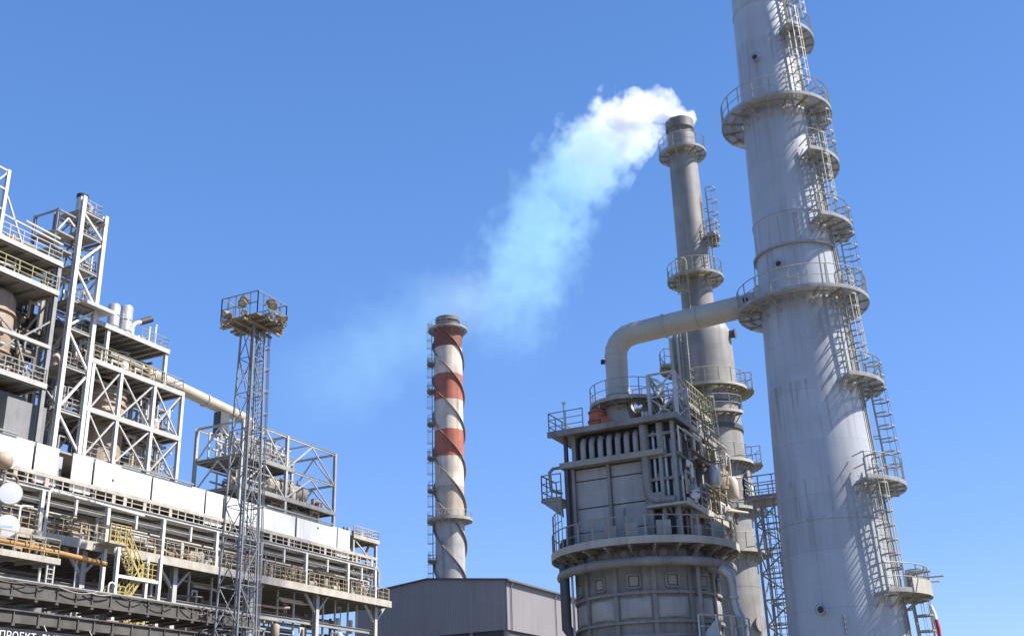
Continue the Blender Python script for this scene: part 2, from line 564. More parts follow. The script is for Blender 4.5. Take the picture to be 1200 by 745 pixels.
# ================================================================ big grey chimney on the right
def chimney_big():
    cx, cyy = 14.21, 50.0
    prof = [(0, 2.80), (6.4, 2.58), (15, 2.27), (21, 2.02), (27, 1.86), (32, 1.73), (40.3, 1.47), (47, 1.38)]
    def rad(z):
        for (z0, r0), (z1, r1) in zip(prof, prof[1:]):
            if z <= z1:
                return r0 + (r1 - r0) * (z - z0) / (z1 - z0)
        return prof[-1][1]
    root = thing('chimney', 'tallest plain grey tapering chimney with ring platforms and caged ladders', 'chimney', (cx, cyy, 0))
    c = Vector((cx, cyy, 0))
    p = []
    z = 0.0
    while z < 47:
        p.append((rad(z), z)); z += 1.0
    p.append((rad(47), 47))
    MB().lathe(p, c, 72).build('shaft', 'stack_grey', root)
    mb = MB()
    for z in (11.2, 26.4, 39.2):
        mb.ring(c, rad(z) - 0.02, rad(z) + 0.04, z - 0.06, z + 0.06)
    mb.build('weld_band', 'stack_grey', root, each=1)
    base = -15.9
    def ang(psi):
        return R(base - psi)
    def row(y):
        return zrow(cx, cyy, y)
    # full rings
    zr1, zr2 = row(143), row(363)
    for z, ro in ((zr1, 2.82), (zr2, 3.12)):
        ring_deck(root, 'ring_platform', (cx, cyy), rad(z) + 0.05, ro, z, 'open_grating', 'rail_dark', brackets=16)
    # stiffening ring above the lower platform, held on straps
    zs = row(303)
    mb = MB().ring(c, rad(zs) - 0.01, rad(zs) + 0.14, zs - 0.05, zs + 0.05, n=56)
    for i in range(9):
        a = R(base - 10 - i * 40)
        d = Vector((math.cos(a), math.sin(a), 0))
        mb.bar(c + d * (rad(zs) + 0.12) + Vector((0, 0, zs)), c + d * (rad(zr2) + 0.16) + Vector((0, 0, zr2)), 0.035)
    mb.build('stiffener_ring', 'rail_dark', root)
    # half landings
    L = {}
    for y, ext in ((58, 0.95), (204, 0.98), (279, 1.0), (461, 1.0), (578, 1.05), (704, 1.15)):
        z = row(y)
        L[y] = z
        lp = ring_deck(root, 'landing', (cx, cyy), rad(z) + 0.04, rad(z) + ext, z, 'open_grating', 'rail_dark', ang(60), ang(-24), brackets=5)
        if y == 704:
            MB().ring(c, rad(z) + ext + 0.02, rad(z) + ext + 0.05, z - 0.12, z + 0.5, ang(40), ang(-26), 14).build('kick_plate', 'deck_beige', lp)
            mb = MB()
            for ps in (32, 8, -14):
                a = ang(ps)
                d = Vector((math.cos(a), math.sin(a), 0))
                q = c + d * (rad(z) + 0.75) + Vector((0, 0, z))
                mb.box(q + Vector((-0.18, -0.18, 0.1)), q + Vector((0.18, 0.18, 0.75)))
                mb.tube(q + Vector((0, 0, 0.7)), q + d * 1.0 + Vector((0, 0, 0.7)), 0.04)
            mb.build('analyser_box', 'heater_beige', lp, each=2)
    hops = [(1.0, L[704], 12), (L[704], L[578], 46), (L[578], L[461], 6), (L[461], zr2, 38), (zr2, L[279], 4), (L[279], L[204], 40),
            (L[204], zr1, 16), (zr1, L[58], 48), (L[58], 45.5, 30)]
    for z0, z1, ps in hops:
        a = ang(ps)
        d = Vector((math.cos(a), math.sin(a), 0))
        z1 = z1 + 1.0
        r0, r1 = rad(z0) + 0.34, rad(z1) + 0.34
        ladder(root, c + d * r0 + Vector((0, 0, z0)), c + d * r1 + Vector((0, 0, z1)), d, 'rail_dark', hoop=0.6, cage_from=0.9)
    # ports with dark mouths and a conduit run
    for x, y in ((888, 86), (917, 325), (969, 720)):
        z = row(y)
        k = (x - (889 + (y / 745) * 106)) / (rad(z) * FPX / 52)
        a = R(-105.9) + math.asin(max(-1, min(1, k)))
        d = Vector((math.cos(a), math.sin(a), 0))
        q = c + d * (rad(z) - 0.05) + Vector((0, 0, z))
        pt = MB().tube(q, q + d * 0.3, 0.17, 14).lathe([(0.26, 0.2), (0.26, 0.26)], q, 16, axis=d).build('port', 'stack_grey', root)
        MB().tube(q + d * 0.301, q + d * 0.31, 0.14, 14).build('port_mouth', 'black_steel', pt)
    mb = MB()
    z = row(728)
    a = R(-108)
    d = Vector((math.cos(a), math.sin(a), 0))
    mb.tube(c + d * (rad(z) + 0.05) + Vector((0, 0, z)), c + d * (rad(2) + 0.05) + Vector((0, 0, 2)), 0.035)
    a = ang(20)
    d = Vector((math.cos(a), math.sin(a), 0))
    pts = [c + d * (rad(z) + 0.09) + Vector((0, 0, z)) for z in (2, 10, 18, 26, 34, 40, 46.5)]
    mb.path(pts, 0.045, 6)
    a = ang(25)
    d = Vector((math.cos(a), math.sin(a), 0))
    mb.path([c + d * (rad(z) + 0.08) + Vector((0, 0, z)) for z in (2, 10, 18, 26, 34, 40, 46.5)], 0.03, 6)
    mb.build('conduit', 'steel_mid', root, each=1)
    # little wind sleeve at the foot of the lowest landing
    q = G(0, 0)
    z = row(738)
    x = cx + 3.5
    f = thing('wind_sleeve', 'limp white and red wind sleeve on a thin pole below the lowest chimney landing', 'wind sleeve', (x, cyy - 0.6, 0))
    MB().tube((x, cyy - 0.6, 0), (x, cyy - 0.6, row(712)), 0.035).build('pole', 'steel_light', f)
    zt = row(714)
    mb = MB()
    mb.path([(x + 0.02, cyy - 0.62, zt), (x + 0.10, cyy - 0.66, zt - 0.35), (x + 0.12, cyy - 0.68, zt - 0.62)], 0.16, 10, radii=[0.07, 0.10, 0.10])
    mb.build('white_sleeve', 'letter_white', f)
    mb = MB()
    mb.path([(x + 0.12, cyy - 0.68, zt - 0.62), (x + 0.16, cyy - 0.69, zt - 1.0), (x + 0.17, cyy - 0.7, zt - 1.45)], 0.16, 10, radii=[0.101, 0.11, 0.07])
    mb.build('red_sleeve', 'flag_red', f)
    return rad
chimney_rad = chimney_big()

# ================================================================ old grey exhaust column behind the heater
def exhaust_column():
    cx, cyy = 13.14, 72.0
    c = Vector((cx, cyy, 0))
    row = lambda y: zrow(cx, cyy, y)
    root = thing('exhaust_stack', 'weathered grey two step exhaust stack giving off white steam, behind the fired heater', 'exhaust stack', (cx, cyy, 0))
    zc0, zc1, zt = row(397), row(372), row(160)
    p = [(2.12, 0), (2.12, 10), (2.06, 20), (2.04, zc0), (1.98, zc0 + 0.35), (1.75, zc0 + 0.85), (1.35, zc1 - 0.2), (1.14, zc1), (1.10, zc1 + 4), (1.02, zt)]
    q = []
    for (r0, z0), (r1, z1) in zip(p, p[1:]):
        n = max(1, int((z1 - z0) / 1.0))
        q += [(r0 + (r1 - r0) * i / n, z0 + (z1 - z0) * i / n) for i in range(n)]
    q.append(p[-1])
    MB().lathe(q, c, 56).build('shaft', 'old_stack_grey', root)
    zm = row(144)
    MB().lathe([(1.02, zt), (0.86, zt + 0.02), (0.86, zm - 0.9), (1.06, zm - 0.75), (1.06, zm), (0.98, zm), (0.98, zm - 0.7), (0.8, zm - 1.6)], c, 40).build('mouth_cap', 'soot_metal', root)
    mb = MB()
    for i in range(5):
        a = R(-100 + 72 * i)
        d = Vector((math.cos(a), math.sin(a), 0))
        mb.tube(c + d * 0.98 + Vector((0, 0, zt - 0.4)), c + d * 0.98 + Vector((0, 0, zm - 0.2)), 0.05)
    mb.build('stay', 'soot_metal', root, each=1)
    base = -10.3
    ang = lambda psi: R(base - psi)
    rad = lambda z: 2.08 if z < zc0 else (1.12 if z > zc1 else 1.7)
    ring_deck(root, 'ring_platform', (cx, cyy), 1.06, 1.75, row(182), 'open_grating', 'rail_dark', brackets=12)
    ring_deck(root, 'ring_platform', (cx, cyy), 1.14, 1.98, row(329), 'open_grating', 'rail_olive', brackets=12)
    for y, ro, rf, a0 in ((462, 3.15, 2.75, 110), (548, 3.15, 2.6, 80), (602, 2.95, 2.5, 60), (652, 3.1, 2.7, 100)):
        rm = 'rail_olive' if y in (462, 652) else 'rail_grey'
        ring_deck(root, 'landing', (cx, cyy), rad(row(y)) + 0.03, ro, row(y), 'open_grating', rm, ang(12), ang(-62), brackets=8)
        ring_deck(root, 'landing', (cx, cyy), rad(row(y)) + 0.03, rf, row(y) + 0.004, 'deck_beige', rm, ang(a0), ang(12.5), brackets=7)
    ring_deck(root, 'landing', (cx, cyy), 2.1, 2.7, row(493), 'deck_beige', 'rail_grey', ang(105), ang(35), brackets=5)
    ring_deck(root, 'landing', (cx, cyy), 2.1, 3.05, row(430), 'grating', 'rail_grey', ang(215), ang(150), brackets=4)
    for y, hh in ((507, 0.14), (479, 0.05)):
        MB().ring(c, 2.04, 2.16, row(y) - hh, row(y) + hh, n=56).build('band', 'dark_steel', root)
    MB().ring(c, 2.0, 2.12, row(690) - 0.1, row(690) + 0.1, n=56).build('band', 'old_stack_grey', root)
    # boxed ladder landing on the right of the narrow part
    z0, z1 = row(283), row(226)
    a = ang(6)
    d = Vector((math.cos(a), math.sin(a), 0))
    ring_deck(root, 'landing', (cx, cyy), 1.14, 2.05, z0, 'grating', 'rail_grey', ang(38), ang(-34), brackets=4)
    ladder(root, c + d * 1.45 + Vector((0, 0, z0)), c + d * 1.4 + Vector((0, 0, z1)), d, 'rail_grey', cage_from=0.9)
    a2 = ang(25)
    d2 = Vector((math.cos(a2), math.sin(a2), 0))
    ladder(root, c + d2 * 1.45 + Vector((0, 0, row(328))), c + d2 * 1.42 + Vector((0, 0, z0 + 1)), d2, 'rail_grey')
    d3 = Vector((math.cos(ang(120)), math.sin(ang(120)), 0))
    ladder(root, c + d3 * 2.4 + Vector((0, 0, row(462))), c + d3 * 2.35 + Vector((0, 0, row(385))), d3, 'rail_grey', cage=False)
    ladder(root, c + d3 * 1.5 + Vector((0, 0, row(385))), c + d3 * 1.45 + Vector((0, 0, row(328) + 1)), d3, 'rail_olive')
    mb = MB()                                       # run of pipe on the left flank
    d4 = Vector((math.cos(ang(150)), math.sin(ang(150)), 0))
    mb.tube(c + d4 * 2.5, c + d4 * 2.4 + Vector((0, 0, row(400))), 0.16, 10)
    d5 = Vector((math.cos(ang(135)), math.sin(ang(135)), 0))
    mb.tube(c + d5 * 2.4, c + d5 * 2.3 + Vector((0, 0, row(385))), 0.09, 8)
    mb.build('riser_pipe', 'duct_grey', root, each=1)
    d6 = Vector((math.cos(ang(15)), math.sin(ang(15)), 0))
    pt = MB().lathe([(0.28, 0), (0.28, 0.35), (0.34, 0.36), (0.34, 0.42), (0.0, 0.42)], c + d6 * 2.0 + Vector((0, 0, row(398))), 16, axis=d6).build('manhole', 'dark_steel', root)
    for y, ps in ((735, 38), (566, 20)):
        d7 = Vector((math.cos(ang(ps)), math.sin(ang(ps)), 0))
        MB().lathe([(0.42, 0), (0.42, 0.25), (0.5, 0.26), (0.5, 0.34), (0.0, 0.36)], c + d7 * 2.0 + Vector((0, 0, row(y))), 20, axis=d7).build('manhole', 'old_stack_grey', root)
    d8 = Vector((math.cos(ang(18)), math.sin(ang(18)), 0))
    mb = MB()
    for k in (18, 24, 30):
        e = Vector((math.cos(ang(k)), math.sin(ang(k)), 0))
        mb.path([c + e * 2.4 + Vector((0, 0, row(602))), c + e * 2.4 + Vector((0, 0, row(578))), c + e * 2.1 + Vector((0, 0, row(572)))], 0.12, 8)
    mb.build('vent_pipe', 'duct_grey', root, each=1)
exhaust_column()

# ================================================================ fired heater
def fired_heater():
    ha, hb = 52.05, 18.35
    hc = G(ha, hb)
    cx, cyy = hc.x, hc.y
    root = thing('fired_heater', 'big grey fired heater with round base, box top of pale panels and railed platforms', 'fired heater', (cx, cyy, 0))
    c = Vector((cx, cyy, 0))
    zf = lambda y: zrow(5.9, 51.6, y)
    RD = 3.36
    zdk = 11.0
    # round base
    MB().lathe([(RD, 0), (RD, 4), (RD, zdk - 0.6), (RD + 0.02, zdk - 0.1)], c, 64).build('drum', 'heater_grey', root)
    mb = MB()
    for i in range(12):
        a = R(-91.4 + 30 * i)
        d = Vector((math.cos(a), math.sin(a), 0))
        mb.bar(c + d * (RD + 0.05), c + d * (RD + 0.05) + Vector((0, 0, 10.2)), 0.2, 0.14, d)
    for y in (694, 728, 744):
        mb.ring(c, RD - 0.02, RD + 0.2, zf(y) - 0.06, zf(y) + 0.06, n=64)
    mb.build('stiffener', 'heater_grey', root, each=1)
    for i in range(12):
        a0_ = -106.4 + 30 * i
        a = R(a0_)
        if math.sin(a) > 0.35:
            continue
        d = Vector((math.cos(a), math.sin(a), 0))
        t = Vector((-d.y, d.x, 0))
        q = c + d * (RD + 0.02) + Vector((0, 0, zf(680)))
        pd = MB()
        for s1, s2 in (((-.3, -.3), (.3, -.3)), ((.3, -.3), (.3, .3)), ((.3, .3), (-.3, .3)), ((-.3, .3), (-.3, -.3))):
            pd.bar(q + t * s1[0] + Vector((0, 0, s1[1])), q + t * s2[0] + Vector((0, 0, s2[1])), 0.09, 0.14, d)
        pdo = pd.build('peep_door', 'heater_grey', root)
        MB().bar(q - t * 0.2, q + t * 0.2, 0.1, 0.4, (0, 0, 1)).build('door_leaf', 'heater_beige', pdo)
        zm_, ph = (zf(697) + zf(725)) / 2, (zf(697) - zf(725)) / 2 - 0.05
        pn = MB()
        N = 10
        vs, fs = [], []
        for j in range(N + 1):
            an = R(a0_ - 12.5 + 25 * j / N)
            dd = Vector((math.cos(an), math.sin(an), 0))
            kb = 1 - abs(2 * j / N - 1) ** 4
            for hz_, bulge in ((-1, 0), (-0.86, 0.07), (-0.4, 0.1), (0.4, 0.1), (0.86, 0.07), (1, 0)):
                vs.append(c + dd * (RD + 0.012 + bulge * kb) + Vector((0, 0, zm_ + hz_ * ph)))
        for j in range(N):
            for k in range(5):
                fs.append((j * 6 + k, j * 6 + 6 + k, j * 6 + 7 + k, j * 6 + 1 + k))
        pn.add(vs, fs)
        pn.build('drum_panel', 'heater_panel', root)
    # burner registers under the platform and the header pipe round the drum
    mb = MB()
    for i in range(24):
        a = R(-97 + 15 * i)
        d = Vector((math.cos(a), math.sin(a), 0))
        q = c + d * (RD - 0.1) + Vector((0, 0, zf(648)))
        mb.lathe([(0.0, 0.32), (0.15, 0.32), (0.17, 0.3), (0.25, 0.24), (0.27, 0.0)], q, 14, axis=d)
    mb.build('burner_register', 'heater_grey', root, each=1)
    zh = zf(658) - 0.1
    mb = MB()
    pts = arc((cx, cyy), RD + 0.8, R(-186), R(-10), zh, 40)
    mb.path(pts, 0.22, 14)
    mb.build('header_pipe', 'heater_grey', root)
    mb = MB()
    for i in range(12):
        a = R(-180 + 15 * i)
        d = Vector((math.cos(a), math.sin(a), 0))
        mb.bar(c + d * RD + Vector((0, 0, zh + 0.1)), c + d * (RD + 1.1) + Vector((0, 0, zdk - 0.15)), 0.1)
        mb.bar(c + d * RD + Vector((0, 0, zdk - 0.2)), c + d * (RD + 1.15) + Vector((0, 0, zdk - 0.2)), 0.12, 0.2)
    mb.build('platform_bracket', 'heater_grey', root, each=2)
    # round platform with rail
    pl = MB().ring(c, 1.5, RD + 1.22, zdk - 0.08, zdk, n=64)
    pl.ring(c, RD + 1.2, RD + 1.25, zdk - 0.18, zdk + 0.16, n=64)
    plo = pl.build('round_platform', 'deck_beige', root)
    rail_arc(MB(), (cx, cyy), RD + 1.15, zdk, R(-215), R(25), 1.1, 0.055).build('railing', 'heater_beige', plo)
    mb = MB()
    for k in range(5):
        a = R(-180 + 6 * k)
        q = c + Vector((math.cos(a), math.sin(a), 0)) * (RD + 1.1)
        mb.bar(q + Vector((0, 0, zdk)), q + Vector((0, 0, zdk + 2.0)), 0.045)
    mb.path(arc((cx, cyy), RD + 1.1, R(-180), R(-156), zdk + 2.0, 6), 0.03, 6)
    mb.path(arc((cx, cyy), RD + 1.1, R(-180), R(-156), zdk + 1.5, 6), 0.025, 6)
    mb.build('ladder_guard', 'rail_grey', plo)
    for a_, sz in ((-118, .45), (-104, .5), (-83, .55), (-60, .4), (-38, .5)):
        d = Vector((math.cos(R(a_)), math.sin(R(a_)), 0))
        q = c + d * (RD + 0.75) + Vector((0, 0, zdk))
        MB().box(q + Vector((-sz * .6, -.15, .25)), q + Vector((sz * .6, .15, .25 + sz * 1.2))).bar(q, q + Vector((0, 0, .3)), 0.08).build('junction_box', 'heater_panel', plo)

    # ---- box section (grid coordinates)
    A0, A1, B0, B1 = 49.3, 54.8, 15.45, 20.85
    zt = 16.75
    MB(1).box((A0 + 0.35, B0 + 0.35, zdk), (A1, B1 - 0.3, zt)).build('box_core', 'dark_steel', root)
    # pale panels on the front face
    cols = [(20.72, 18.98), (18.90, 17.14)]
    rows_ = [(15.06, 14.52), (14.46, 13.16), (13.10, 11.98), (11.92, 11.25)]
    for b0, b1 in cols:
        for z1, z0 in rows_:
            MB(1).box((A0 + 0.2, b0, z0), (A0 + 0.36, b1, z1)).build('panel', 'heater_panel', root)
    mb = MB(1)
    for b in (20.80, 18.94, 17.06):
        mb.ib((A0 + 0.12, b, zdk), (A0 + 0.12, b, 15.1), 0.16, 0.2, up=(1, 0, 0))
    mb.bar((A0 + 0.15, 18.3, 11.2), (A0 + 0.15, 18.3, 12.9), 0.07)
    mb.build('panel_post', 'heater_grey', root, each=1)
    # shelf above the panels with a wall of return bends
    MB(1).box((A0 - 0.35, 15.95, 15.14), (A0 + 0.5, 21.35, 15.42)).build('shelf', 'heater_beige', root)
    MB(1).box((A0 + 0.22, 16.4, 15.42), (A0 + 0.34, 20.6, zt)).build('back_plate', 'black_steel', root)
    for i in range(8):
        b = 20.15 - i * 0.46
        mb = MB(1)
        mb.path([(A0 - 0.05, b, 15.43), (A0 - 0.05, b, 16.18), (A0 - 0.0, b, 16.36), (A0 + 0.12, b, 16.48), (A0 + 0.3, b, 16.5)], 0.145, 12)
        mb.build('return_bend', 'heater_panel', root)
    mb = MB(1)
    mb.box((A0 - 0.1, 20.55, 15.42), (A0 + 0.3, 20.75, zt))
    mb.box((A0 - 0.1, 16.0, 15.42), (A0 + 0.3, 16.22, zt))
    mb.build('end_plate', 'heater_grey', root, each=1)
    # open pipe bay at the near corner
    mb = MB(1)
    for b in (16.85, 16.2, 15.5):
        mb.ib((A0, b, zdk), (A0, b, zt), 0.18, 0.24, up=(1, 0, 0))
    for a in (51.2, 53.0, 54.75):
        mb.ib((a, B0 + 0.05, zdk), (a, B0 + 0.05, zt), 0.18, 0.2, up=(0, 1, 0))
    mb.build('corner_post', 'steel_mid', root, each=1)
    mb = MB(1)
    for z in (12.9, 14.0, 15.1, 16.2):
        mb.bar((A0 - 0.02, 15.5, z), (A0 - 0.02, 16.9, z), 0.14)
        mb.bar((A0, B0, z + 0.1), (A1, B0, z + 0.1), 0.14)
    mb.build('cross_beam', 'heater_grey', root, each=1)
    for i, (b, a, z0, z1, r) in enumerate(((16.55, A0 + 0.1, 12.9, 16.3, .085), (16.0, A0 + 0.1, 12.6, 16.1, .085), (15.75, A0 + 0.3, 11.2, 15.9, .07))):
        MB(1).path([(a + 0.2, b, z0 - 0.15), (a, b, z0), (a, b, z1), (a + 0.25, b, z1 + 0.2)], r, 10).build('crossover_pipe', 'pipe_silver', root)
    for a in (50.2, 51.9, 52.4, 53.7):
        MB(1).path([(a, B0 + 0.35, 12.5), (a, B0 + 0.12, 12.6), (a, B0 + 0.12, 15.9), (a, B0 + 0.4, 16.1)], 0.09, 10).build('crossover_pipe', 'pipe_silver', root)
    mb = MB(1)
    rr = random.Random(3)
    for i in range(26):
        a, z = rr.uniform(49.8, 54.4), rr.uniform(11.3, 16.2)
        mb.tube((a, B0 + 0.1, z), (a, B0 + 0.4, z), rr.uniform(0.06, 0.14), 10)
    for i in range(12):
        b, z = rr.uniform(15.7, 16.9), rr.uniform(11.3, 16)
        mb.tube((A0 + 0.1, b, z), (A0 + 0.45, b, z), rr.uniform(0.06, 0.13), 10)
    mb.build('nozzle', 'heater_grey', root, each=1)
    MB(1).box((A0 - 0.2, 15.6, 12.75), (A0 + 0.3, 17.0, 13.0)).box((A0 - 0.25, 16.1, 13.0), (A0 + 0.2, 16.9, 13.35)).build('valve_box', 'heater_grey', root)
    # curved crossover duct that frames the panel field
    MB(1).path([(A0 - 0.12, 16.96, zt - 0.02), (A0 - 0.12, 16.96, 13.6), (A0 - 0.12, 16.85, 13.2), (A0 - 0.12, 16.5, 12.98), (A0 - 0.12, 15.6, 12.95)], 0.19, 12).build('crossover_duct', 'heater_grey', root)
    # roof deck
    zr = 16.95
    rd = MB(1).box((48.75, 15.15, zr - 0.12), (55.6, 21.8, zr)).box((48.72, 15.12, zr - 0.2), (48.9, 21.83, zr + 0.08)).box((48.9, 15.12, zr - 0.2), (55.6, 15.22, zr + 0.08)).build('roof_deck', 'heater_grey', root)
    mb = MB(1)
    rail_line(mb, [(48.8, 19.9, zr), (48.8, 21.75, zr), (55.5, 21.75, zr)], 1.05, 0.8)
    rail_line(mb, [(50.4, 15.2, zr), (55.5, 15.2, zr), (55.5, 21.7, zr)], 1.05, 1.0)
    mb.build('railing', 'rail_grey', rd)
    # left flank: tall dark duct, little balcony, downcomer
    MB(1).box((49.5, 20.86, 10.6), (50.7, 21.35, 15.13)).build('side_duct', 'heater_grey', root)
    mb = MB(1)
    mb.ib((49.3, 21.1, zdk), (49.3, 21.1, zr - 0.15), 0.16, 0.2, up=(1, 0, 0))
    mb.ib((54.6, 21.1, zdk), (54.6, 21.1, zr - 0.15), 0.16, 0.2, up=(1, 0, 0))
    mb.build('side_post', 'dark_steel', root, each=1)
    zb = 13.72
    bal = MB(1).box((49.1, 21.36, zb - 0.1), (51.0, 22.5, zb)).add([(49.15, 21.4, zb - 0.1), (49.25, 21.4, zb - 0.1), (49.25, 22.45, zb - 0.1), (49.15, 22.45, zb - 0.1), (49.15, 21.36, zb - 0.95), (49.25, 21.36, zb - 0.95)],
        [(0, 1, 2, 3), (0, 3, 4), (1, 5, 2), (3, 2, 5, 4), (0, 4, 5, 1)]).build('balcony', 'heater_grey', root)
    mb = MB(1)
    rail_line(mb, [(49.15, 21.4, zb), (49.15, 22.45, zb), (50.95, 22.45, zb)], 1.25, 0.6, t=0.05)
    mb.path([(49.5, 21.5, zb + 0.3), (49.3, 22.0, zb + 0.5), (49.3, 22.05, zb + 1.4), (49.4, 21.9, zb + 1.6), (49.6, 21.3, zb + 1.65)], 0.08, 8)
    mb.build('railing', 'heater_grey', bal)
    q = G(49.6, 21.65)
    MB(1).path([(50.4, 21.2, 11.8), (49.7, 21.55, 11.6), (49.6, 21.65, 11.2), (49.6, 21.65, 7.6), (49.9, 21.3, 7.0), (50.4, 20.9, 6.8)], 0.24, 14).build('downcomer', 'dark_steel', root)
    MB(1).tube((49.35, 21.15, 0), (49.35, 21.15, 10), 0.06, 8).build('conduit', 'steel_light', root, each=1)
    # stair landing on the near corner, stepping away to the right
    z1 = 12.72
    ld = MB(1).box((48.75, 14.9, z1 - 0.12), (56.6, 15.42, z1)).box((48.75, 15.42, z1 - 0.12), (49.25, 16.9, z1)).box((48.7, 14.85, z1 - 0.2), (56.62, 14.92, z1 + 0.12)).build('access_platform', 'deck_beige', root)
    mb = MB(1)
    rail_line(mb, [(51.2, 14.95, z1), (56.5, 14.95, z1)], 1.25, 0.9, t=0.055, mids=3)
    mb.build('railing', 'rail_grey', ld)
    mb = MB(1)
    for a in (50.0, 53.0, 56.0):
        mb.ib((a, 15.1, 0), (a, 15.1, z1 - 0.1), 0.16, 0.18)
    for a, b in ((50, 53), (53, 56)):
        mb.bar((a, 15.1, z1 - 0.2), (b, 15.1, zdk - 0.4), 0.08)
    mb.build('support_leg', 'steel_mid', ld, each=1)
    ladder(root, G(53.1, 14.75, z1 + 0.1), G(52.6, 14.95, zr + 1.7), -E2, 'rail_olive', cage_from=1.2, hoop=0.6)
    ladder(root, G(55.6, 14.7, zdk), G(55.6, 14.75, z1 + 1), -E2, 'rail_grey', cage=False)
    mb = MB(1)                                      # clutter under the landing
    for i in range(14):
        a, b, z = rr.uniform(49.5, 56), rr.uniform(14.9, 15.6), rr.uniform(zdk + 0.2, z1 - 0.3)
        if i % 2:
            mb.tube((a, b, z), (a + rr.uniform(.3, .9), b, z), rr.uniform(.06, .16), 10)
        else:
            mb.path([(a, b, zdk), (a, b, z), (a + .4, b + .3, z + .2)], rr.uniform(.05, .1), 8)
    mb.build('branch_pipe', 'heater_beige', root, each=1)
    # braced frame above the near corner
    mb = MB(1)
    L = [Vector((49.5, 15.25, zr)), Vector((51.3, 15.25, zr)), Vector((51.3, 16.6, zr)), Vector((49.5, 16.6, zr))]
    top = [v + Vector((0, 0, h)) for v, h in zip(L, (2.35, 2.0, 2.0, 2.35))]
    for a, b in zip(L, top):
        mb.bar(a, b, 0.16)
    for i in range(4):
        j = (i + 1) % 4
        lattice_face(mb, L[i], L[j], top[i], top[j], 2, 0.09, cross=True)
    mb.build('braced_frame', 'steel_light', root)
    # hood and its round platform
    hx, hy = 5.33, 54.0
    hz = lambda y: zrow(hx, hy, y)
    h0 = Vector((hx, hy, 0))
    hd = MB()
    n = 4
    zt2 = hz(474)
    lo = [Vector((hx, hy, zr)) + E1 * s * 1.25 + E2 * t * 1.3 for s, t in ((-1, -1), (1, -1), (1, 1), (-1, 1))]
    m8 = 24
    ringlo, ringhi = [], []
    for i in range(m8):
        a = 2 * PI * i / m8
        ca, sa = math.cos(a), math.sin(a)
        k = 1 / max(abs(ca), abs(sa))
        ringlo.append(Vector((hx, hy, zr)) + E1 * ca * k * 1.0 + E2 * sa * k * 1.0)
        ringhi.append(Vector((hx, hy, zt2)) + E1 * ca * 0.66 + E2 * sa * 0.66)
    hd.add(ringlo + ringhi, [(i, (i + 1) % m8, m8 + (i + 1) % m8, m8 + i) for i in range(m8)])
    hd.lathe([(0.66, zt2), (0.8, zt2 + 0.02), (0.8, zt2 + 0.16), (0.62, zt2 + 0.18)], h0, 32)
    hd.build('hood', 'duct_grey', root)
    zp = hz(476)
    pc = (hx + 0.45, hy + 0.2)
    rp = ring_deck(root, 'ring_platform', pc, 0.85, 1.95, zp, 'grating', 'rail_grey', brackets=12, h=1.0)
    mb = MB()
    for a_ in (-150, -60, 30, 120):
        d = Vector((math.cos(R(a_)), math.sin(R(a_)), 0))
        mb.bar(Vector((pc[0], pc[1], zr)) + d * 1.8, Vector((pc[0], pc[1], zp)) + d * 1.8, 0.08)
    mb.build('support_leg', 'steel_light', rp, each=1)
    mb = MB()
    for k in range(3):
        x = hx + 1.0 + 0.18 * k
        mb.tube((x, hy - 1.4, zr + 0.1), (x, hy - 1.3, zr + 0.75), 0.09, 8)
    mb.build('vent_pipe', 'steel_white', root, each=1)
    # upper stair deck behind the hood, right side, with olive rails
    mb = MB(1)
    z2 = zr + 1.25
    dk2 = MB(1).box((51.4, 15.2, z2 - 0.1), (55.4, 18.2, z2)).build('upper_deck', 'grating', root)
    rail_line(mb, [(51.4, 18.1, z2), (51.4, 15.25, z2), (55.3, 15.25, z2), (55.3, 18.1, z2)], 1.15, 0.5)
    mb.build('railing', 'rail_olive', dk2)
    mb = MB(1)
    for i in range(10):
        a, b = rr.uniform(51.6, 55), rr.uniform(15.5, 17.6)
        mb.tube((a, b, zr), (a, b, z2 + rr.uniform(.2, .9)), rr.uniform(.05, .2), 10)
    mb.build('vent_pipe', 'heater_beige', root, each=1)
    return hx, hy, zt2, zr
HX, HY, HZ, HROOF = fired_heater()

# orange fan on the roof deck
def roof_fan():
    q = G(49.9, 19.55, HROOF)
    root = thing('roof_fan', 'rusty orange red drum fan on the roof deck of the fired heater', 'fan', q)
    MB().lathe([(0.34, 0.12), (0.46, 0.14), (0.46, 0.5), (0.50, 0.52), (0.50, 0.58), (0.44, 0.6), (0.40, 0.98), (0.46, 1.0), (0.46, 1.06), (0.0, 1.1)], q, 28).build('casing', 'orange_red', root)
    mb = MB()
    for i in range(4):
        a = R(45 + 90 * i)
        d = Vector((math.cos(a), math.sin(a), 0))
        mb.bar(q + d * 0.38, q + d * 0.38 + Vector((0, 0, 0.2)), 0.09)
    mb.build('foot', 'dark_steel', root, each=1)
    MB().box(q + Vector((0.12, -0.62, 0.2)), q + Vector((0.62, -0.3, 0.62))).build('motor', 'orange_red', root)
    MB().lathe([(0.34, 1.1), (0.30, 1.2), (0.0, 1.22)], q, 20).build('cover', 'pipe_brown', root)
roof_fan()

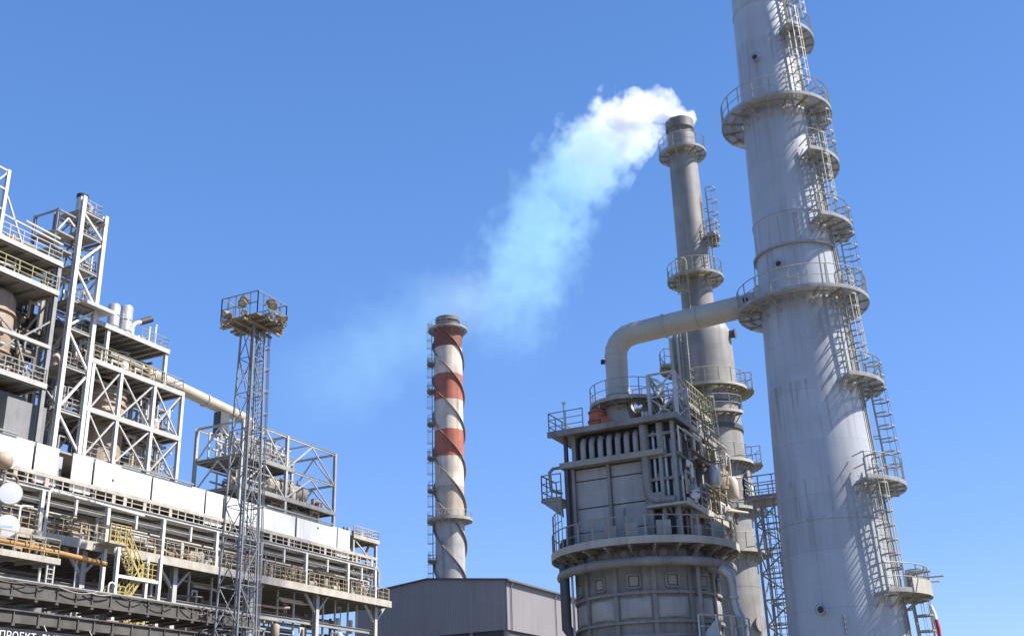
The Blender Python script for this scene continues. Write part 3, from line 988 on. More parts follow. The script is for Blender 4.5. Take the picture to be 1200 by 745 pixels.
# flue duct from the hood over to the chimney
def flue_duct():
    p0 = Vector((HX, HY, HZ + 0.1))
    ze = zrow(14.21, 50.0, 345)
    z1 = zrow(HX, HY, 408)
    e = Vector((14.21, 50.0, ze))
    root = thing('flue_duct', 'fat grey bent duct crossing from the heater hood to the chimney', 'duct', (HX, HY, p0.z))
    top = Vector((HX, HY, zrow(HX, HY, 396)))
    d = (e - top).normalized()
    up_, R_ = Vector((0, 0, 1)), 1.05
    hd_ = Vector((d.x, d.y, 0)).normalized()
    sweep = math.acos(max(-1, min(1, d.z)))
    zc_ = top.z - R_ * math.tan(sweep / 2)
    pts = [p0, Vector((HX, HY, p0.z + 0.35))] + [Vector((HX, HY, zc_)) + hd_ * (R_ * (1 - math.cos(sweep * k / 5))) + up_ * (R_ * math.sin(sweep * k / 5)) for k in range(6)]
    end = e - Vector((d.x, d.y, 0)).normalized() * (chimney_rad(ze) - 0.15)
    pts += [pts[-1].lerp(end, 0.5), end - d * 1.0, end]
    MB().path(pts, 0.58, 32, radii=[0.70] + [0.58] * (len(pts) - 1)).build('duct_run', 'duct_grey', root)
    mb = MB()
    for k in range(2, 8):                            # welded joints of the elbow
        dj = (pts[k + 1] - pts[k - 1]).normalized()
        mb.lathe([(0.575, -0.02), (0.598, -0.02), (0.598, 0.02), (0.575, 0.02)], pts[k], 32, axis=dj)
    for q, dd in ((pts[8], d), (pts[7].lerp(pts[8], 0.5), d), (Vector((HX, HY, p0.z + 0.4)), Vector((0, 0, 1)))):
        mb.lathe([(0.575, -0.05), (0.635, -0.05), (0.635, 0.05), (0.575, 0.05)], q, 32, axis=dd)
    mb.build('flange', 'duct_grey', root, each=1)
    q = end - d * 0.75
    s = d.cross(Vector((0, 0, 1))).normalized()
    MB().tube(q + s * 0.6, q + s * 0.85, 0.13, 14).build('nozzle', 'black_steel', root)
    q = Vector((HX, HY, zrow(HX, HY, 424)))
    MB().tube(q - RT * 0.6, q - RT * 0.8, 0.13, 12).build('nozzle', 'black_steel', root)
    # reinforcing collar where the duct enters the chimney
    MB().lathe([(0.62, 0), (0.62, 0.35), (0.86, 0.5), (0.9, 0.85)], end - d * 0.75, 32, axis=d).build('collar', 'duct_grey', root)
    mb = MB()
    for k in range(3):
        x = end - d * (0.35 + 0.4 * k) - Vector((0, 0, 0.62))
        mb.bar(x, x + s * 0.7 + Vector((0, 0, 0.9)), 0.05)
    mb.build('stay', 'rail_olive', root, each=1)
flue_duct()

# fat pipe from the header, down beside the heater
def side_pipe():
    z = lambda y: zrow(9.2, 53.0, y)
    P = lambda x, y, Y: EYE + (FW * FPX + RT * (x - 600) + UP * (372.5 - y)) * (Y / (FW * FPX + RT * (x - 600) + UP * (372.5 - y)).y)
    p = [P(832, 664, 52.6), P(846, 667, 52.2), P(855, 673, 52.2), P(858, 684, 52.3)]
    v = P(859, 700, 52.4)
    p += [Vector((v.x, v.y, v.z)), Vector((v.x + 0.05, v.y, v.z - 0.5)), Vector((v.x + 0.22, v.y, v.z - 0.9)), Vector((v.x + 0.25, v.y, v.z - 1.3)), Vector((v.x + 0.25, v.y, 0))]
    root = thing('bent_pipe', 'silver grey elbowed pipe running down the right of the fired heater', 'pipe', (p[-1].x, p[-1].y, 0))
    MB().path(p, 0.25, 16).build('pipe_run', 'pipe_silver', root)
    mb = MB()
    for q, dd in ((p[4], Vector((0, 0, 1))), (p[7], Vector((0, 0, 1))), (p[7] - Vector((0, 0, 1.0)), Vector((0, 0, 1))), (p[1], (p[2] - p[0]).normalized())):
        mb.lathe([(0.24, -0.05), (0.33, -0.05), (0.33, 0.05), (0.24, 0.05)], q, 18, axis=dd)
    mb.build('flange', 'pipe_silver', root, each=1)
side_pipe()

# low curved catwalk at the foot of the heater
def low_catwalk():
    hc = G(52.05, 18.35)
    z = zrow(8.6, 52.6, 741)
    root = thing('catwalk', 'small curved catwalk with white rail at the foot of the fired heater', 'catwalk', (hc.x + 3, hc.y - 2.5, 0))
    c2 = (hc.x, hc.y)
    MB().ring((hc.x, hc.y, 0), 3.7, 4.9, z - 0.5, z - 0.42, R(-70), R(-25), 14).build('deck', 'grating', root)
    rail_arc(MB(), c2, 4.8, z - 0.42, R(-70), R(-25), 1.0, 0.06).build('railing', 'steel_light', root)
    mb = MB()
    for a_ in (-66, -47, -28):
        d = Vector((math.cos(R(a_)), math.sin(R(a_)), 0))
        mb.bar(hc + d * 4.3, hc + d * 4.3 + Vector((0, 0, z - 0.5)), 0.14)
    mb.build('leg', 'steel_mid', root, each=1)
    q = hc + Vector((math.cos(R(-55)), math.sin(R(-55)), 0)) * 4.0
    MB().add([q + Vector(v) for v in ((-.5, 0, z - .4), (.45, 0, z - .4), (.4, 0, z + .55), (.1, 0, z + .25), (-.5, .1, z - .4), (.45, .1, z - .4), (.4, .1, z + .55), (.1, .1, z + .25))],
             [(0, 1, 2, 3), (4, 7, 6, 5), (0, 3, 7, 4), (3, 2, 6, 7), (2, 1, 5, 6), (0, 4, 5, 1)]).build('guard_plate', 'steel_white', root)
low_catwalk()

# lattice access tower between the two stacks
def access_tower():
    a0, b0 = G(0, 0), 0
    x, y = 14.35, 62.0
    c = Vector((x, y, 0))
    zt = zrow(x, y, 588)
    root = thing('access_tower', 'blue grey lattice ladder tower standing between the chimney and the steaming stack', 'lattice tower', c)
    h = 0.85
    cor = [c + E1 * s * h + E2 * t * h for s, t in ((-1, -1), (1, -1), (1, 1), (-1, 1))]
    for p in cor:
        MB().bar(p, p + Vector((0, 0, zt)), 0.13).build('leg', 'mast_steel', root)
    for i in range(4):
        mb = MB()
        p, q = cor[i], cor[(i + 1) % 4]
        lattice_face(mb, p, q, p + Vector((0, 0, zt)), q + Vector((0, 0, zt)), 11, 0.075)
        mb.build('bracing', 'mast_steel', root)
    pm = MB()
    k = 1.2
    pc = [c + E1 * s * k + E2 * t * k + Vector((0, 0, zt)) for s, t in ((-1, -1), (1, -1), (1, 1), (-1, 1))]
    pm.add(pc + [p + Vector((0, 0, 0.12)) for p in pc], [(0, 3, 2, 1), (4, 5, 6, 7), (0, 1, 5, 4), (1, 2, 6, 5), (2, 3, 7, 6), (3, 0, 4, 7)])
    po = pm.build('platform', 'grating', root)
    mb = MB()
    up = Vector((0, 0, 0.12))
    rail_line(mb, [p + up for p in pc] + [pc[0] + up], 1.2, 0.7, t=0.06)
    mb.build('railing', 'mast_steel', po)
    ladder(root, c + E1 * -0.7 + Vector((0, 0, 0.2)), c + E1 * -0.7 + Vector((0, 0, zt)), -E1, 'mast_steel')
access_tower()

# ================================================================ red and white chimney
def banded_chimney():
    cx, cyy = -9.44, 150.0
    c = Vector((cx, cyy, 0))
    row = lambda y: zrow(cx, cyy, y)
    red, drk, whi, gry, brn = (0.44, 0.125, 0.07), (0.26, 0.085, 0.055), (0.66, 0.56, 0.45), (0.42, 0.40, 0.375), (0.46, 0.38, 0.29)
    z0 = 0.0
    z1 = row(378)
    stops = [(0, gry), (row(610), (0.46, 0.42, 0.38)), (row(567), brn), (row(567) + 0.01, whi), (row(534), red), (row(501), whi), (row(468), red), (row(437), whi), (row(404), drk)]
    stops = [(0, gry), (row(612), brn), (row(571), whi), (row(538), red), (row(505), whi), (row(472), red), (row(441), whi), (row(409), drk)]
    paint('chimney_bands', red, 0.65, 1.0, (0.15, 0.085, 0.05), 0.3, 0.45, (1.5, 1.5, 0.09), bands=(z0, z1, stops))
    root = thing('banded_chimney', 'red and white banded chimney with helical fins rising behind the grey shed', 'chimney', c)
    p = []
    n = 60
    for i in range(n + 1):
        z = (row(386)) * i / n
        p.append((2.0 if z < 40 else 2.05, z))
    MB().lathe(p, c, 56).build('shaft', 'chimney_bands', root)
    zt = row(386)
    MB().lathe([(1.62, zt), (1.6, zt + 0.9), (1.62, row(379)), (1.8, row(378)), (1.8, row(374)), (1.5, row(374)), (1.4, zt + 0.3), (0, zt + 0.2)], c, 40).build('mouth_cap', 'soot_metal', root)
    pitch = 15.8
    for k in range(3):
        mb = MB()
        N = 150
        zz0, zz1 = 18.0, zt - 0.3
        vs, fs = [], []
        for i in range(N + 1):
            z = zz0 + (zz1 - zz0) * i / N
            a = -(z - row(404)) / pitch * 2 * PI * -1
            a = 2 * PI * (-(z - row(404)) / pitch) * 1.0 + R(150) + k * 2 * PI / 3 + 0.0
            a = R(-180 + 3.6) + 2 * PI * ((row(406) - z) / pitch) + k * 2 * PI / 3
            d = Vector((math.cos(a), math.sin(a), 0))
            t = Vector((0, 0, 0.055))
            for rr, s in ((1.98, -1), (2.33, -1), (2.33, 1), (1.98, 1)):
                vs.append(c + d * rr + Vector((0, 0, z)) + t * s)
        for i in range(N):
            for j in range(4):
                fs.append((i * 4 + j, i * 4 + (j + 1) % 4, i * 4 + 4 + (j + 1) % 4, i * 4 + 4 + j))
        mb.add(vs, fs)
        mb.build('helical_fin', 'fin_brown', root)
    ring_deck(root, 'ring_platform', (cx, cyy), 2.05, 2.85, row(388), 'open_grating', 'rail_grey', brackets=20, h=1.0, kick=0.2)
    ring_deck(root, 'ring_platform', (cx, cyy), 2.02, 3.1, row(611), 'grating', 'steel_light', brackets=16, h=1.2, kick=0.3)
    base = 180 + 3.6
    rows_ = (426, 458, 496, 536, 574, 656)
    for y in rows_:
        ring_deck(root, 'landing', (cx, cyy), 2.03, 3.05, row(y), 'steel_mid', 'steel_mid', R(base - 24), R(base + 24), brackets=3, h=1.0, thick=0.12)
    seq = [0.5, row(656), row(611), row(574), row(536), row(496), row(458), row(426), row(387)]
    for i, (a_, b_) in enumerate(zip(seq, seq[1:])):
        d = Vector((math.cos(R(base + (8 if i % 2 else -8))), math.sin(R(base + (8 if i % 2 else -8))), 0))
        ladder(root, c + d * 2.35 + Vector((0, 0, a_)), c + d * 2.35 + Vector((0, 0, b_ + 0.8)), d, 'steel_mid', hoop=1.2)
banded_chimney()

# ================================================================ grey shed
def shed():
    a0, a1, b0, b1 = 102.9, 138.0, 51.5, 69.9
    bm_, zl, ze, zrg = (b0 + b1) / 2, 14.35, 19.27, 20.2
    root = thing('shed', 'dark grey clad shed with low pitched roof and open underside', 'shed', G((a0 + a1) / 2, bm_))
    # clad walls as ribbed sheets: front gable and right flank
    mb = MB(1)
    n = 92
    vs, fs = [], []
    for i in range(n * 4 + 1):
        b = b0 + (b1 - b0) * i / (n * 4)
        k = (0, 0, 0.035, 0.035)[i % 4]
        zt = ze + (zrg - ze) * (1 - abs(b - bm_) / (bm_ - b0))
        vs += [(a0 + 0.04 - k, b, zl), (a0 + 0.04 - k, b, zt)]
        if i:
            fs.append((2 * i - 2, 2 * i - 1, 2 * i + 1, 2 * i))
    mb.add(vs, fs)
    mb.build('gable_wall', 'cladding', root, smooth=False)
    mb = MB(1)
    n = 170
    vs, fs = [], []
    for i in range(n * 4 + 1):
        a = a0 + (a1 - a0) * i / (n * 4)
        k = (0, 0, 0.035, 0.035)[i % 4]
        vs += [(a, b0 + 0.04 - k, zl), (a, b0 + 0.04 - k, ze)]
        if i:
            fs.append((2 * i - 2, 2 * i - 1, 2 * i + 1, 2 * i))
    mb.add(vs, fs)
    mb.build('side_wall', 'cladding', root, smooth=False)
    MB(1).box((a0, b1 - 0.1, zl), (a1, b1, ze)).box((a1 - 0.1, b0, zl), (a1, b1 - 0.11, ze)).build('back_wall', 'cladding', root)
    mb = MB(1)
    t = 0.12
    ov = 0.25
    vs = []
    for a in (a0 - ov, a1 + ov):
        vs += [(a, b0 - ov, ze - 0.02), (a, bm_, zrg + 0.02), (a, b1 + ov, ze - 0.02), (a, b1 + ov, ze + t), (a, bm_, zrg + 0.02 + t), (a, b0 - ov, ze + t)]
    mb.add(vs, [(0, 1, 7, 6), (1, 2, 8, 7), (2, 3, 9, 8), (3, 4, 10, 9), (4, 5, 11, 10), (5, 0, 6, 11), (0, 5, 4, 1), (1, 4, 3, 2), (6, 7, 10, 11), (7, 8, 9, 10)])
    mb.build('roof', 'roof_grey', root, smooth=False)
    mb = MB(1)
    for b in (b0 + 0.3, b0 + 4.2, b0 + 8.8, b0 + 13.4, b1 - 0.3):
        for a in (a0 + 0.35, a0 + 8, a0 + 17, a0 + 26, a1 - 0.4):
            mb.ib((a, b, 0), (a, b, zl + 0.1), 0.4, 0.4, up=(1, 0, 0))
    mb.build('column', 'concrete', root, each=1)
    mb = MB(1)
    for b in (b0 + 0.3, b1 - 0.3):
        mb.ib((a0 + .2, b, zl - 0.3), (a1 - .2, b, zl - 0.3), 0.3, 0.6)
    for a in (a0 + 0.35, a0 + 8, a0 + 17, a0 + 26):
        mb.ib((a, b0 + .3, zl - 0.32), (a, b1 - .3, zl - 0.32), 0.3, 0.55)
    mb.build('beam', 'dark_steel', root, each=1)
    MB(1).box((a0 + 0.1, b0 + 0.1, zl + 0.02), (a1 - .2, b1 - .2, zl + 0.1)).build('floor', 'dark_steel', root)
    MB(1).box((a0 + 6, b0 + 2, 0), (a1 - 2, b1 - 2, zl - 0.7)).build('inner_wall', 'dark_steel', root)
    mb = MB(1)
    mb.box((a0 - 0.03, b0 - 0.05, zl), (a0 + 0.12, b0 + 0.0, ze))
    mb.build('corner_flashing', 'roof_grey', root)
    mb = MB(1)                                      # eaves gutter and rain pipes on the lit side
    mb.box((a0 - 0.2, b0 - 0.42, ze - 0.12), (a1 + 0.2, b0 - 0.26, ze + 0.06))
    mb.build('gutter', 'roof_grey', root)
    mb = MB(1)
    for a in (a0 + 1.0, a0 + 12, a0 + 24):
        mb.path([(a, b0 - 0.34, ze - 0.12), (a, b0 - 0.12, ze - 0.5), (a, b0 - 0.12, zl)], 0.07, 8)
    mb.build('rain_pipe', 'steel_mid', root, each=1)
    l = G(a0 + 20, b0 - 0.4, zl + 1.0)
    f = thing('wall_lamp', 'small bulkhead floodlight on the lit side wall of the grey shed', 'floodlight', l)
    MB().bar(l + E2 * 0.45, l, 0.08).build('arm', 'dark_steel', f)
    MB().box(l + Vector((-.3, -.3, -.25)), l + Vector((.3, .3, .2))).build('lamp_housing', 'dark_steel', f)
shed()

# ================================================================ the process plant on the left (grid coordinates a, b, z)
ZD, ZF, ZP0, ZP1 = 16.15, 18.85, 20.25, 21.95       # main deck, top of the colonnade, white panels from / to
BF = 57.0                                          # line of the deck edge

def steel_frame(root, As, Bs, Zs, mat, cw=0.3, bw=0.22, skip=(), brace=(), bmat=None, top=0.0):
    """columns, floor beams and braces of a steel frame, each a part; brace = (a0, z0, a1, z1, b) or (b0, z0, b1, z1, 'a', a)"""
    for i, a in enumerate(As):
        for j, b in enumerate(Bs):
            if (i, j) in skip:
                continue
            MB(1).ib((a, b, Zs[0]), (a, b, Zs[-1] + top), cw, cw, 0.04, up=(0, 1, 0)).build('column', mat, root)
    for z in Zs[1:]:
        for b in Bs:
            for a0, a1 in zip(As, As[1:]):
                MB(1).ib((a0 + cw / 2, b, z - bw / 2), (a1 - cw / 2, b, z - bw / 2), bw * 0.7, bw).build('beam', bmat or mat, root)
        for a in As:
            for b0, b1 in zip(Bs, Bs[1:]):
                MB(1).ib((a, b0 + cw / 2, z - bw / 2), (a, b1 - cw / 2, z - bw / 2), bw * 0.7, bw).build('beam', bmat or mat, root)
    for br in brace:
        if len(br) == 5:
            a0, z0, a1, z1, b = br
            MB(1).bar((a0, b, z0), (a1, b, z1), 0.11).build('brace', bmat or mat, root)
        else:
            b0, z0, b1, z1, _, a = br
            MB(1).bar((a, b0, z0), (a, b1, z1), 0.11).build('brace', bmat or mat, root)

def floor(root, a0, a1, b0, b1, z, mat='grating', joist=1.3, jm='steel_mid', fascia='steel_light', rail=None, railmat='rail_yellow', railh=1.1):
    """plate floor with joists under it and a channel round the edge"""
    f = MB(1).box((a0, b0, z - 0.06), (a1, b1, z)).build('floor', mat, root)
    mb = MB(1)
    n = max(1, int((a1 - a0) / joist))
    for i in range(n + 1):
        a = a0 + 0.1 + (a1 - a0 - 0.2) * i / n
        mb.ib((a, b0 + 0.05, z - 0.17), (a, b1 - 0.05, z - 0.17), 0.12, 0.2)
    mb.build('joist', jm, f)
    mb = MB(1)
    mb.box((a0 - 0.03, b0 - 0.05, z - 0.26), (a1 + 0.03, b0 - 0.003, z + 0.10))
    mb.box((a1 + 0.003, b0 - 0.003, z - 0.26), (a1 + 0.05, b1, z + 0.10))
    mb.build('edge_channel', fascia, f)
    if rail:
        mb = MB(1)
        rail_line(mb, rail, railh, 1.1, t=0.06)
        mb.build('railing', railmat, f)
    return f

def main_deck():
    root = thing('pipe_rack', 'long railed pipe rack deck with white posts running below the white panels', 'pipe rack', G(62, BF))
    a0, a1 = 36.0, 89.6
    slab = MB(1).box((a0, BF, ZD - 0.22), (a1, BF + 22, ZD)).build('deck', 'grating', root)
    mb = MB(1)
    mb.box((a0, BF - 0.10, ZD - 0.52), (a1, BF - 0.003, ZD + 0.06)).box((a1 + 0.003, BF - 0.1, ZD - 0.52), (a1 + 0.12, BF + 22, ZD + 0.06))
    mb.build('edge_girder', 'deck_beige', slab)
    mb = MB(1)
    for i in range(54):
        a = a0 + 0.5 + i
        mb.ib((a, BF + 0.1, ZD - 0.36), (a, BF + 21, ZD - 0.36), 0.14, 0.26)
    mb.build('joist', 'steel_mid', slab)
    colA = [43.4, 48.95, 54.5, 59.8, 65.5, 70.8, 76.8, 83.0, 87.4]
    for p, q in zip(colA, colA[1:] + [a1]):
        mb = MB(1)
        rail_line(mb, [(p + 0.25, BF + 0.06, ZD), (q - 0.25, BF + 0.06, ZD)], 1.15, 0.72, t=0.045)
        mb.build('railing', 'rail_yellow', slab)
    mb = MB(1)
    rail_line(mb, [(a1 - 0.05, BF + 0.1, ZD), (a1 - 0.05, BF + 8, ZD)], 1.15, 0.8, t=0.06)
    mb.build('railing', 'rail_yellow', slab)
    for a in colA:
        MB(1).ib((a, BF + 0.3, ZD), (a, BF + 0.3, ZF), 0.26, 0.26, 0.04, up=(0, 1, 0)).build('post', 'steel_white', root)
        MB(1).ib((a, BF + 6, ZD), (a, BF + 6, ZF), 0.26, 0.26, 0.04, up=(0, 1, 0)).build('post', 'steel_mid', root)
        MB(1).ib((a, BF + 0.45, ZF - 0.15), (a, BF + 12, ZF - 0.15), 0.18, 0.28).build('cross_beam', 'steel_mid', root, each=1)
    for p, q in zip(colA, colA[1:]):
        MB(1).ib((p, BF + 0.3, ZF + 0.12), (q, BF + 0.3, ZF + 0.12), 0.22, 0.26).build('top_beam', 'steel_light', root)
        MB(1).ib((p + .15, BF + 0.3, ZF - 0.62), (q - .15, BF + 0.3, ZF - 0.62), 0.14, 0.18).build('top_beam', 'steel_mid', root)
        k = (p + q) / 2
        MB(1).bar((k, BF + 0.3, ZF - 0.1), (k, BF + 0.3, ZF - 1.15), 0.16).build('hanger', 'steel_white', root)
    # legs under the deck, in its shade, with knee braces
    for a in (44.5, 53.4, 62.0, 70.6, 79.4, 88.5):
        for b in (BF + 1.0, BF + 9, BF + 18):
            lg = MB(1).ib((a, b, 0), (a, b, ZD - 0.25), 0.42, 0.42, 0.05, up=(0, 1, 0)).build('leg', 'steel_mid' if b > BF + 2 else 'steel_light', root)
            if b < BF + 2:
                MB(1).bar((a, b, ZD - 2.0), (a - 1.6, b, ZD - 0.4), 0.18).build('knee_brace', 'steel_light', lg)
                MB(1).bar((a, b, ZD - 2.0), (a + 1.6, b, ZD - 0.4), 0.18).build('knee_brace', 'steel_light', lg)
    for z in (11.0, 13.4):
        for b in (BF + 1.3, BF + 9):
            MB(1).ib((a0, b, z), (a1 - 0.8, b, z), 0.22, 0.34).build('low_beam', 'steel_mid', root)
    for i, a in enumerate((64.4, 66.9, 72.8, 75.0, 77.2, 80.2, 81.4, 83.2, 85.2, 86.6)):
        MB(1).bar((a, BF + 1.7, 8.5), (a, BF + 1.7, ZD - 0.3), 0.14).build('hanger', 'steel_light', root)
    # grated pipe level over the colonnade and the ledge rail under the white panels
    MB(1).box((a0, BF + 1.4, ZF + 0.28), (a1 - 0.8, BF + 19, ZF + 0.4)).build('pipe_level', 'grating', root)
    mb = MB(1)
    bl = BF + 0.8
    mb.box((a0, bl, ZF + 1.05), (88.6, bl + 0.1, ZF + 1.32)).box((a0, bl, ZF + 0.34), (88.6, bl + 0.1, ZF + 0.46))
    rl = random.Random(8)
    a = a0 + 0.3
    while a < 88.3:
        wd = rl.choice((0.08, 0.08, 0.1, 0.3))
        mb.box((a, bl + 0.02, ZF + 0.463), (a + wd, bl + 0.08, ZF + 1.047))
        a += rl.uniform(0.55, 1.25)
    mb.box((a0, bl + 0.03, ZF + 0.74), (88.6, bl + 0.07, ZF + 0.79))
    mb.build('ledge_rail', 'deck_beige', root)
    MB(1).box((a0, BF + 19, 0), (a1 - 1, BF + 19.3, ZP1 + 0.5)).build('rear_wall', 'concrete', root)
    MB(1).box((a0, BF + 2.2, ZP1 + 0.28), (84.2, BF + 19, ZP1 + 0.42)).build('upper_floor', 'grating', root)
    MB(1).box((a0, BF + 1.5, ZP0 - 0.15), (88.6, BF + 12, ZP0 - 0.07)).build('mid_floor', 'grating', root)
main_deck()

def white_wall():
    root = thing('wind_wall', 'row of white sheet panels above the pipe rack deck', 'panel wall', G(62, BF + 1, ZP0))
    b = BF + 1.0
    segs = [(36.0, 42.2, 0), (42.3, 48.45, 0), (48.55, 50.5, 1), (51.6, 53.45, 1), (53.55, 59.0, 0), (59.1, 64.7, 0), (64.8, 66.8, 1), (66.95, 71.1, 0),
            (71.2, 76.1, 0), (76.25, 82.2, 0), (82.3, 84.3, 1)]
    for p, q, low in segs:
        mb = MB(1)
        z0 = ZP0 - (0.72 if low else 0)
        # sheet with a shallow pressed edge
        p, q = p + 0.05, q - 0.05
        mb.box((p, b, z0), (q, b + 0.08, ZP1))
        mb.box((p - 0.02, b - 0.02, ZP1), (q + 0.02, b + 0.12, ZP1 + 0.07))
        mb.box((p, b - 0.015, z0 - 0.02), (q, b + 0.1, z0 + 0.03))
        o = mb.build('panel', 'panel_white', root)
        if low:
            o['label'] = 'tall white panel hanging lower than its neighbours'
    mb = MB(1)
    for p, q, low in segs:
        for a in (p + 0.3, q - 0.3):
            mb.ib((a, b + 0.2, ZF + 0.3), (a, b + 0.2, ZP1), 0.12, 0.14, up=(0, 1, 0))
    mb.build('panel_post', 'steel_mid', root, each=1)
    sh = MB(1).box((50.5, b + 0.9, ZP0 - 0.6), (51.6, b + 1.0, ZP1 - 0.1)).build('recessed_panel', 'panel_shade', root)
    mb = MB(1)
    for a, z in ((55.3, 20.9), (79.3, 21.5)):
        mb.tube((a, b - 0.03, z), (a, b + 0.05, z), 0.1, 12)
    mb.build('vent_hole', 'dark_steel', root, each=1)
    mb = MB(1)
    for p, q in ((36, 47.0), (56.0, 63.2), (72, 81.5)):
        mb.bar((p, b - 0.1, ZP1 + 0.22), (q, b - 0.1, ZP1 + 0.22), 0.14, 0.1)
    mb.build('cap_channel', 'steel_mid', root, each=1)
white_wall()

# ---- pipes through the rack: every run is a thing of its own
def pipe_run(pts, r, mat, label, group, n=12, flanges=0, name='pipe'):
    o = MB(1).path(pts, r, n).build(name, mat)
    tag(o, label, 'pipe', group)
    if flanges:
        p, q = Vector(pts[0]), Vector(pts[-1])
        for k in range(flanges):
            c = p.lerp(q, (k + 0.5) / flanges)
            ax = (q - p).normalized()
            mb = MB(1)
            mb.lathe([(r * 0.95, -0.07), (r * 1.45, -0.07), (r * 1.45, 0.07), (r * 0.95, 0.07)], c, 14, axis=ax)
            mb.build('flange', mat, o)
    return o

def rack_pipes():
    rr = random.Random(11)
    # thin bright lines on the colonnade
    lab = {'pipe_silver': 'thin silver pipe laid along the top of the white posts', 'steel_white': 'thin white pipe laid along the top of the white posts',
           'pipe_cream': 'thin cream pipe laid along the top of the white posts', 'steel_mid': 'thin dull grey pipe laid along the top of the white posts'}
    mats = ['pipe_silver', 'steel_white', 'pipe_cream', 'steel_mid', 'pipe_silver', 'pipe_cream', 'steel_white', 'steel_mid']
    for i in range(8):
        b = BF + 0.75 + 0.42 * i
        r = rr.choice((0.07, 0.09, 0.12, 0.15))
        z = ZF + 0.02 + r + (0 if i % 2 else 0.1)
        a1 = rr.choice((86.5, 87.2, 82.0, 88.4))
        pipe_run([(36, b, z), (a1, b, z), (a1 + 0.3, b, z - 0.3), (a1 + 0.3, b, z - 1.6)], r, mats[i], lab[mats[i]], 'thin pipes over the white posts', 8)
    for i in range(5):
        b = BF + 0.55 + 0.5 * i
        z = ZF - 0.75 - 0.12 * (i % 3)
        pipe_run([(36, b, z), (88.0, b, z)], 0.07 + 0.03 * (i % 3), ('steel_white', 'pipe_brown', 'pipe_silver', 'pipe_cream', 'pipe_brown')[i],
                 ('thin white pipe hung under the colonnade beams', 'thin brown pipe hung under the colonnade beams', 'thin silver pipe hung under the colonnade beams',
                  'thin cream pipe hung under the colonnade beams', 'thin brown pipe hung under the colonnade beams')[i], 'pipes hung under the colonnade', 8)
    # fat lines on the main deck behind the railing
    for i, (b, z, r, mt, lb) in enumerate(((BF + 1.6, ZD + 0.75, 0.32, 'pipe_brown', 'fat brown pipe lying along the main deck behind the railing'),
                                           (BF + 2.6, ZD + 1.5, 0.26, 'pipe_silver', 'fat silver pipe lying along the main deck behind the railing'),
                                           (BF + 3.5, ZD + 0.6, 0.38, 'pipe_cream', 'fattest cream pipe lying along the main deck behind the railing'),
                                           (BF + 4.6, ZD + 1.7, 0.3, 'steel_mid', 'fat dull grey pipe lying along the main deck behind the railing'))):
        pipe_run([(36, b, z), (87 - i * 2.2, b, z)], r, mt, lb, None, 14, 7)
    # lines in the shade below the deck
    mats = ['pipe_brown', 'steel_mid', 'pipe_silver', 'pipe_brown', 'concrete', 'steel_mid', 'pipe_silver', 'pipe_brown', 'steel_mid', 'pipe_cream', 'pipe_brown', 'pipe_silver']
    names = {'pipe_brown': 'brown', 'steel_mid': 'grey', 'pipe_silver': 'silver', 'concrete': 'lagged grey', 'pipe_cream': 'cream'}
    for i in range(20):
        mt = mats[i % 12]
        lev = i % 3
        b = BF + 2.2 + 0.62 * i
        z = (13.75, 11.4, 9.6)[lev] + rr.uniform(0.0, 0.35)
        r = rr.choice((0.12, 0.16, 0.22, 0.28))
        a1 = rr.uniform(84, 88.6)
        pipe_run([(36, b, z), (a1, b, z)], r, mt, 'straight %s pipe in the shaded bundle under the main deck' % names[mt], 'pipes under the main deck', 10, 3 if i < 8 else 0)
    # front runs at the very bottom left, in the sun
    pipe_run([(36, 52.0, 9.7), (47.5, 52.0, 9.7), (47.9, 52.0, 9.9), (48.1, 52.0, 10.6)], 0.13, 'steel_white', 'white pipe with upturned end below the dark cable bridge', None, 12)
    pipe_run([(36, 51.2, 9.05), (44.6, 51.2, 9.05)], 0.2, 'pipe_silver', 'short silver pipe low in the left corner above the banner', None, 12, 3)
    pipe_run([(36, 53.2, 10.3), (43, 53.2, 10.3), (43.6, 53.2, 9.6), (46, 53.2, 9.5)], 0.11, 'steel_white', 'thin white pipe stepping down below the cable bridge', None, 10)
    pipe_run([(36.0, 54.5, 14.7), (46, 54.5, 14.58), (52.2, 54.6, 14.35)], 0.17, 'pipe_ochre', 'ochre brown pipe running along the lower left walkway', None, 14, 4)
    # white hockey stick vents that stand on the lower level
    for i, (a, z0, h) in enumerate(((56.6, 11.3, 1.4), (53.0, 11.4, 2.0), (62.3, 8.8, 2.6), (50.2, 14.0, 2.0))):
        pts = [(a, 55.0, z0 - 4), (a, 55.0, z0 + h - 0.3)] + [(a + 0.28 - 0.28 * math.cos(PI * k / 6), 55.0, z0 + h - 0.3 + 0.28 * math.sin(PI * k / 6)) for k in range(1, 7)]
        pipe_run(pts, (0.05, 0.06, 0.16, 0.05)[i], 'steel_white', ('thin white crook vent beside the foot of the yellow stairs', 'thin white crook vent left of the yellow stairs',
                 'fat white crook vent right of the yellow stairs', 'thin white crook vent above the ochre pipe')[i], None, 10, name='vent_pipe')
rack_pipes()

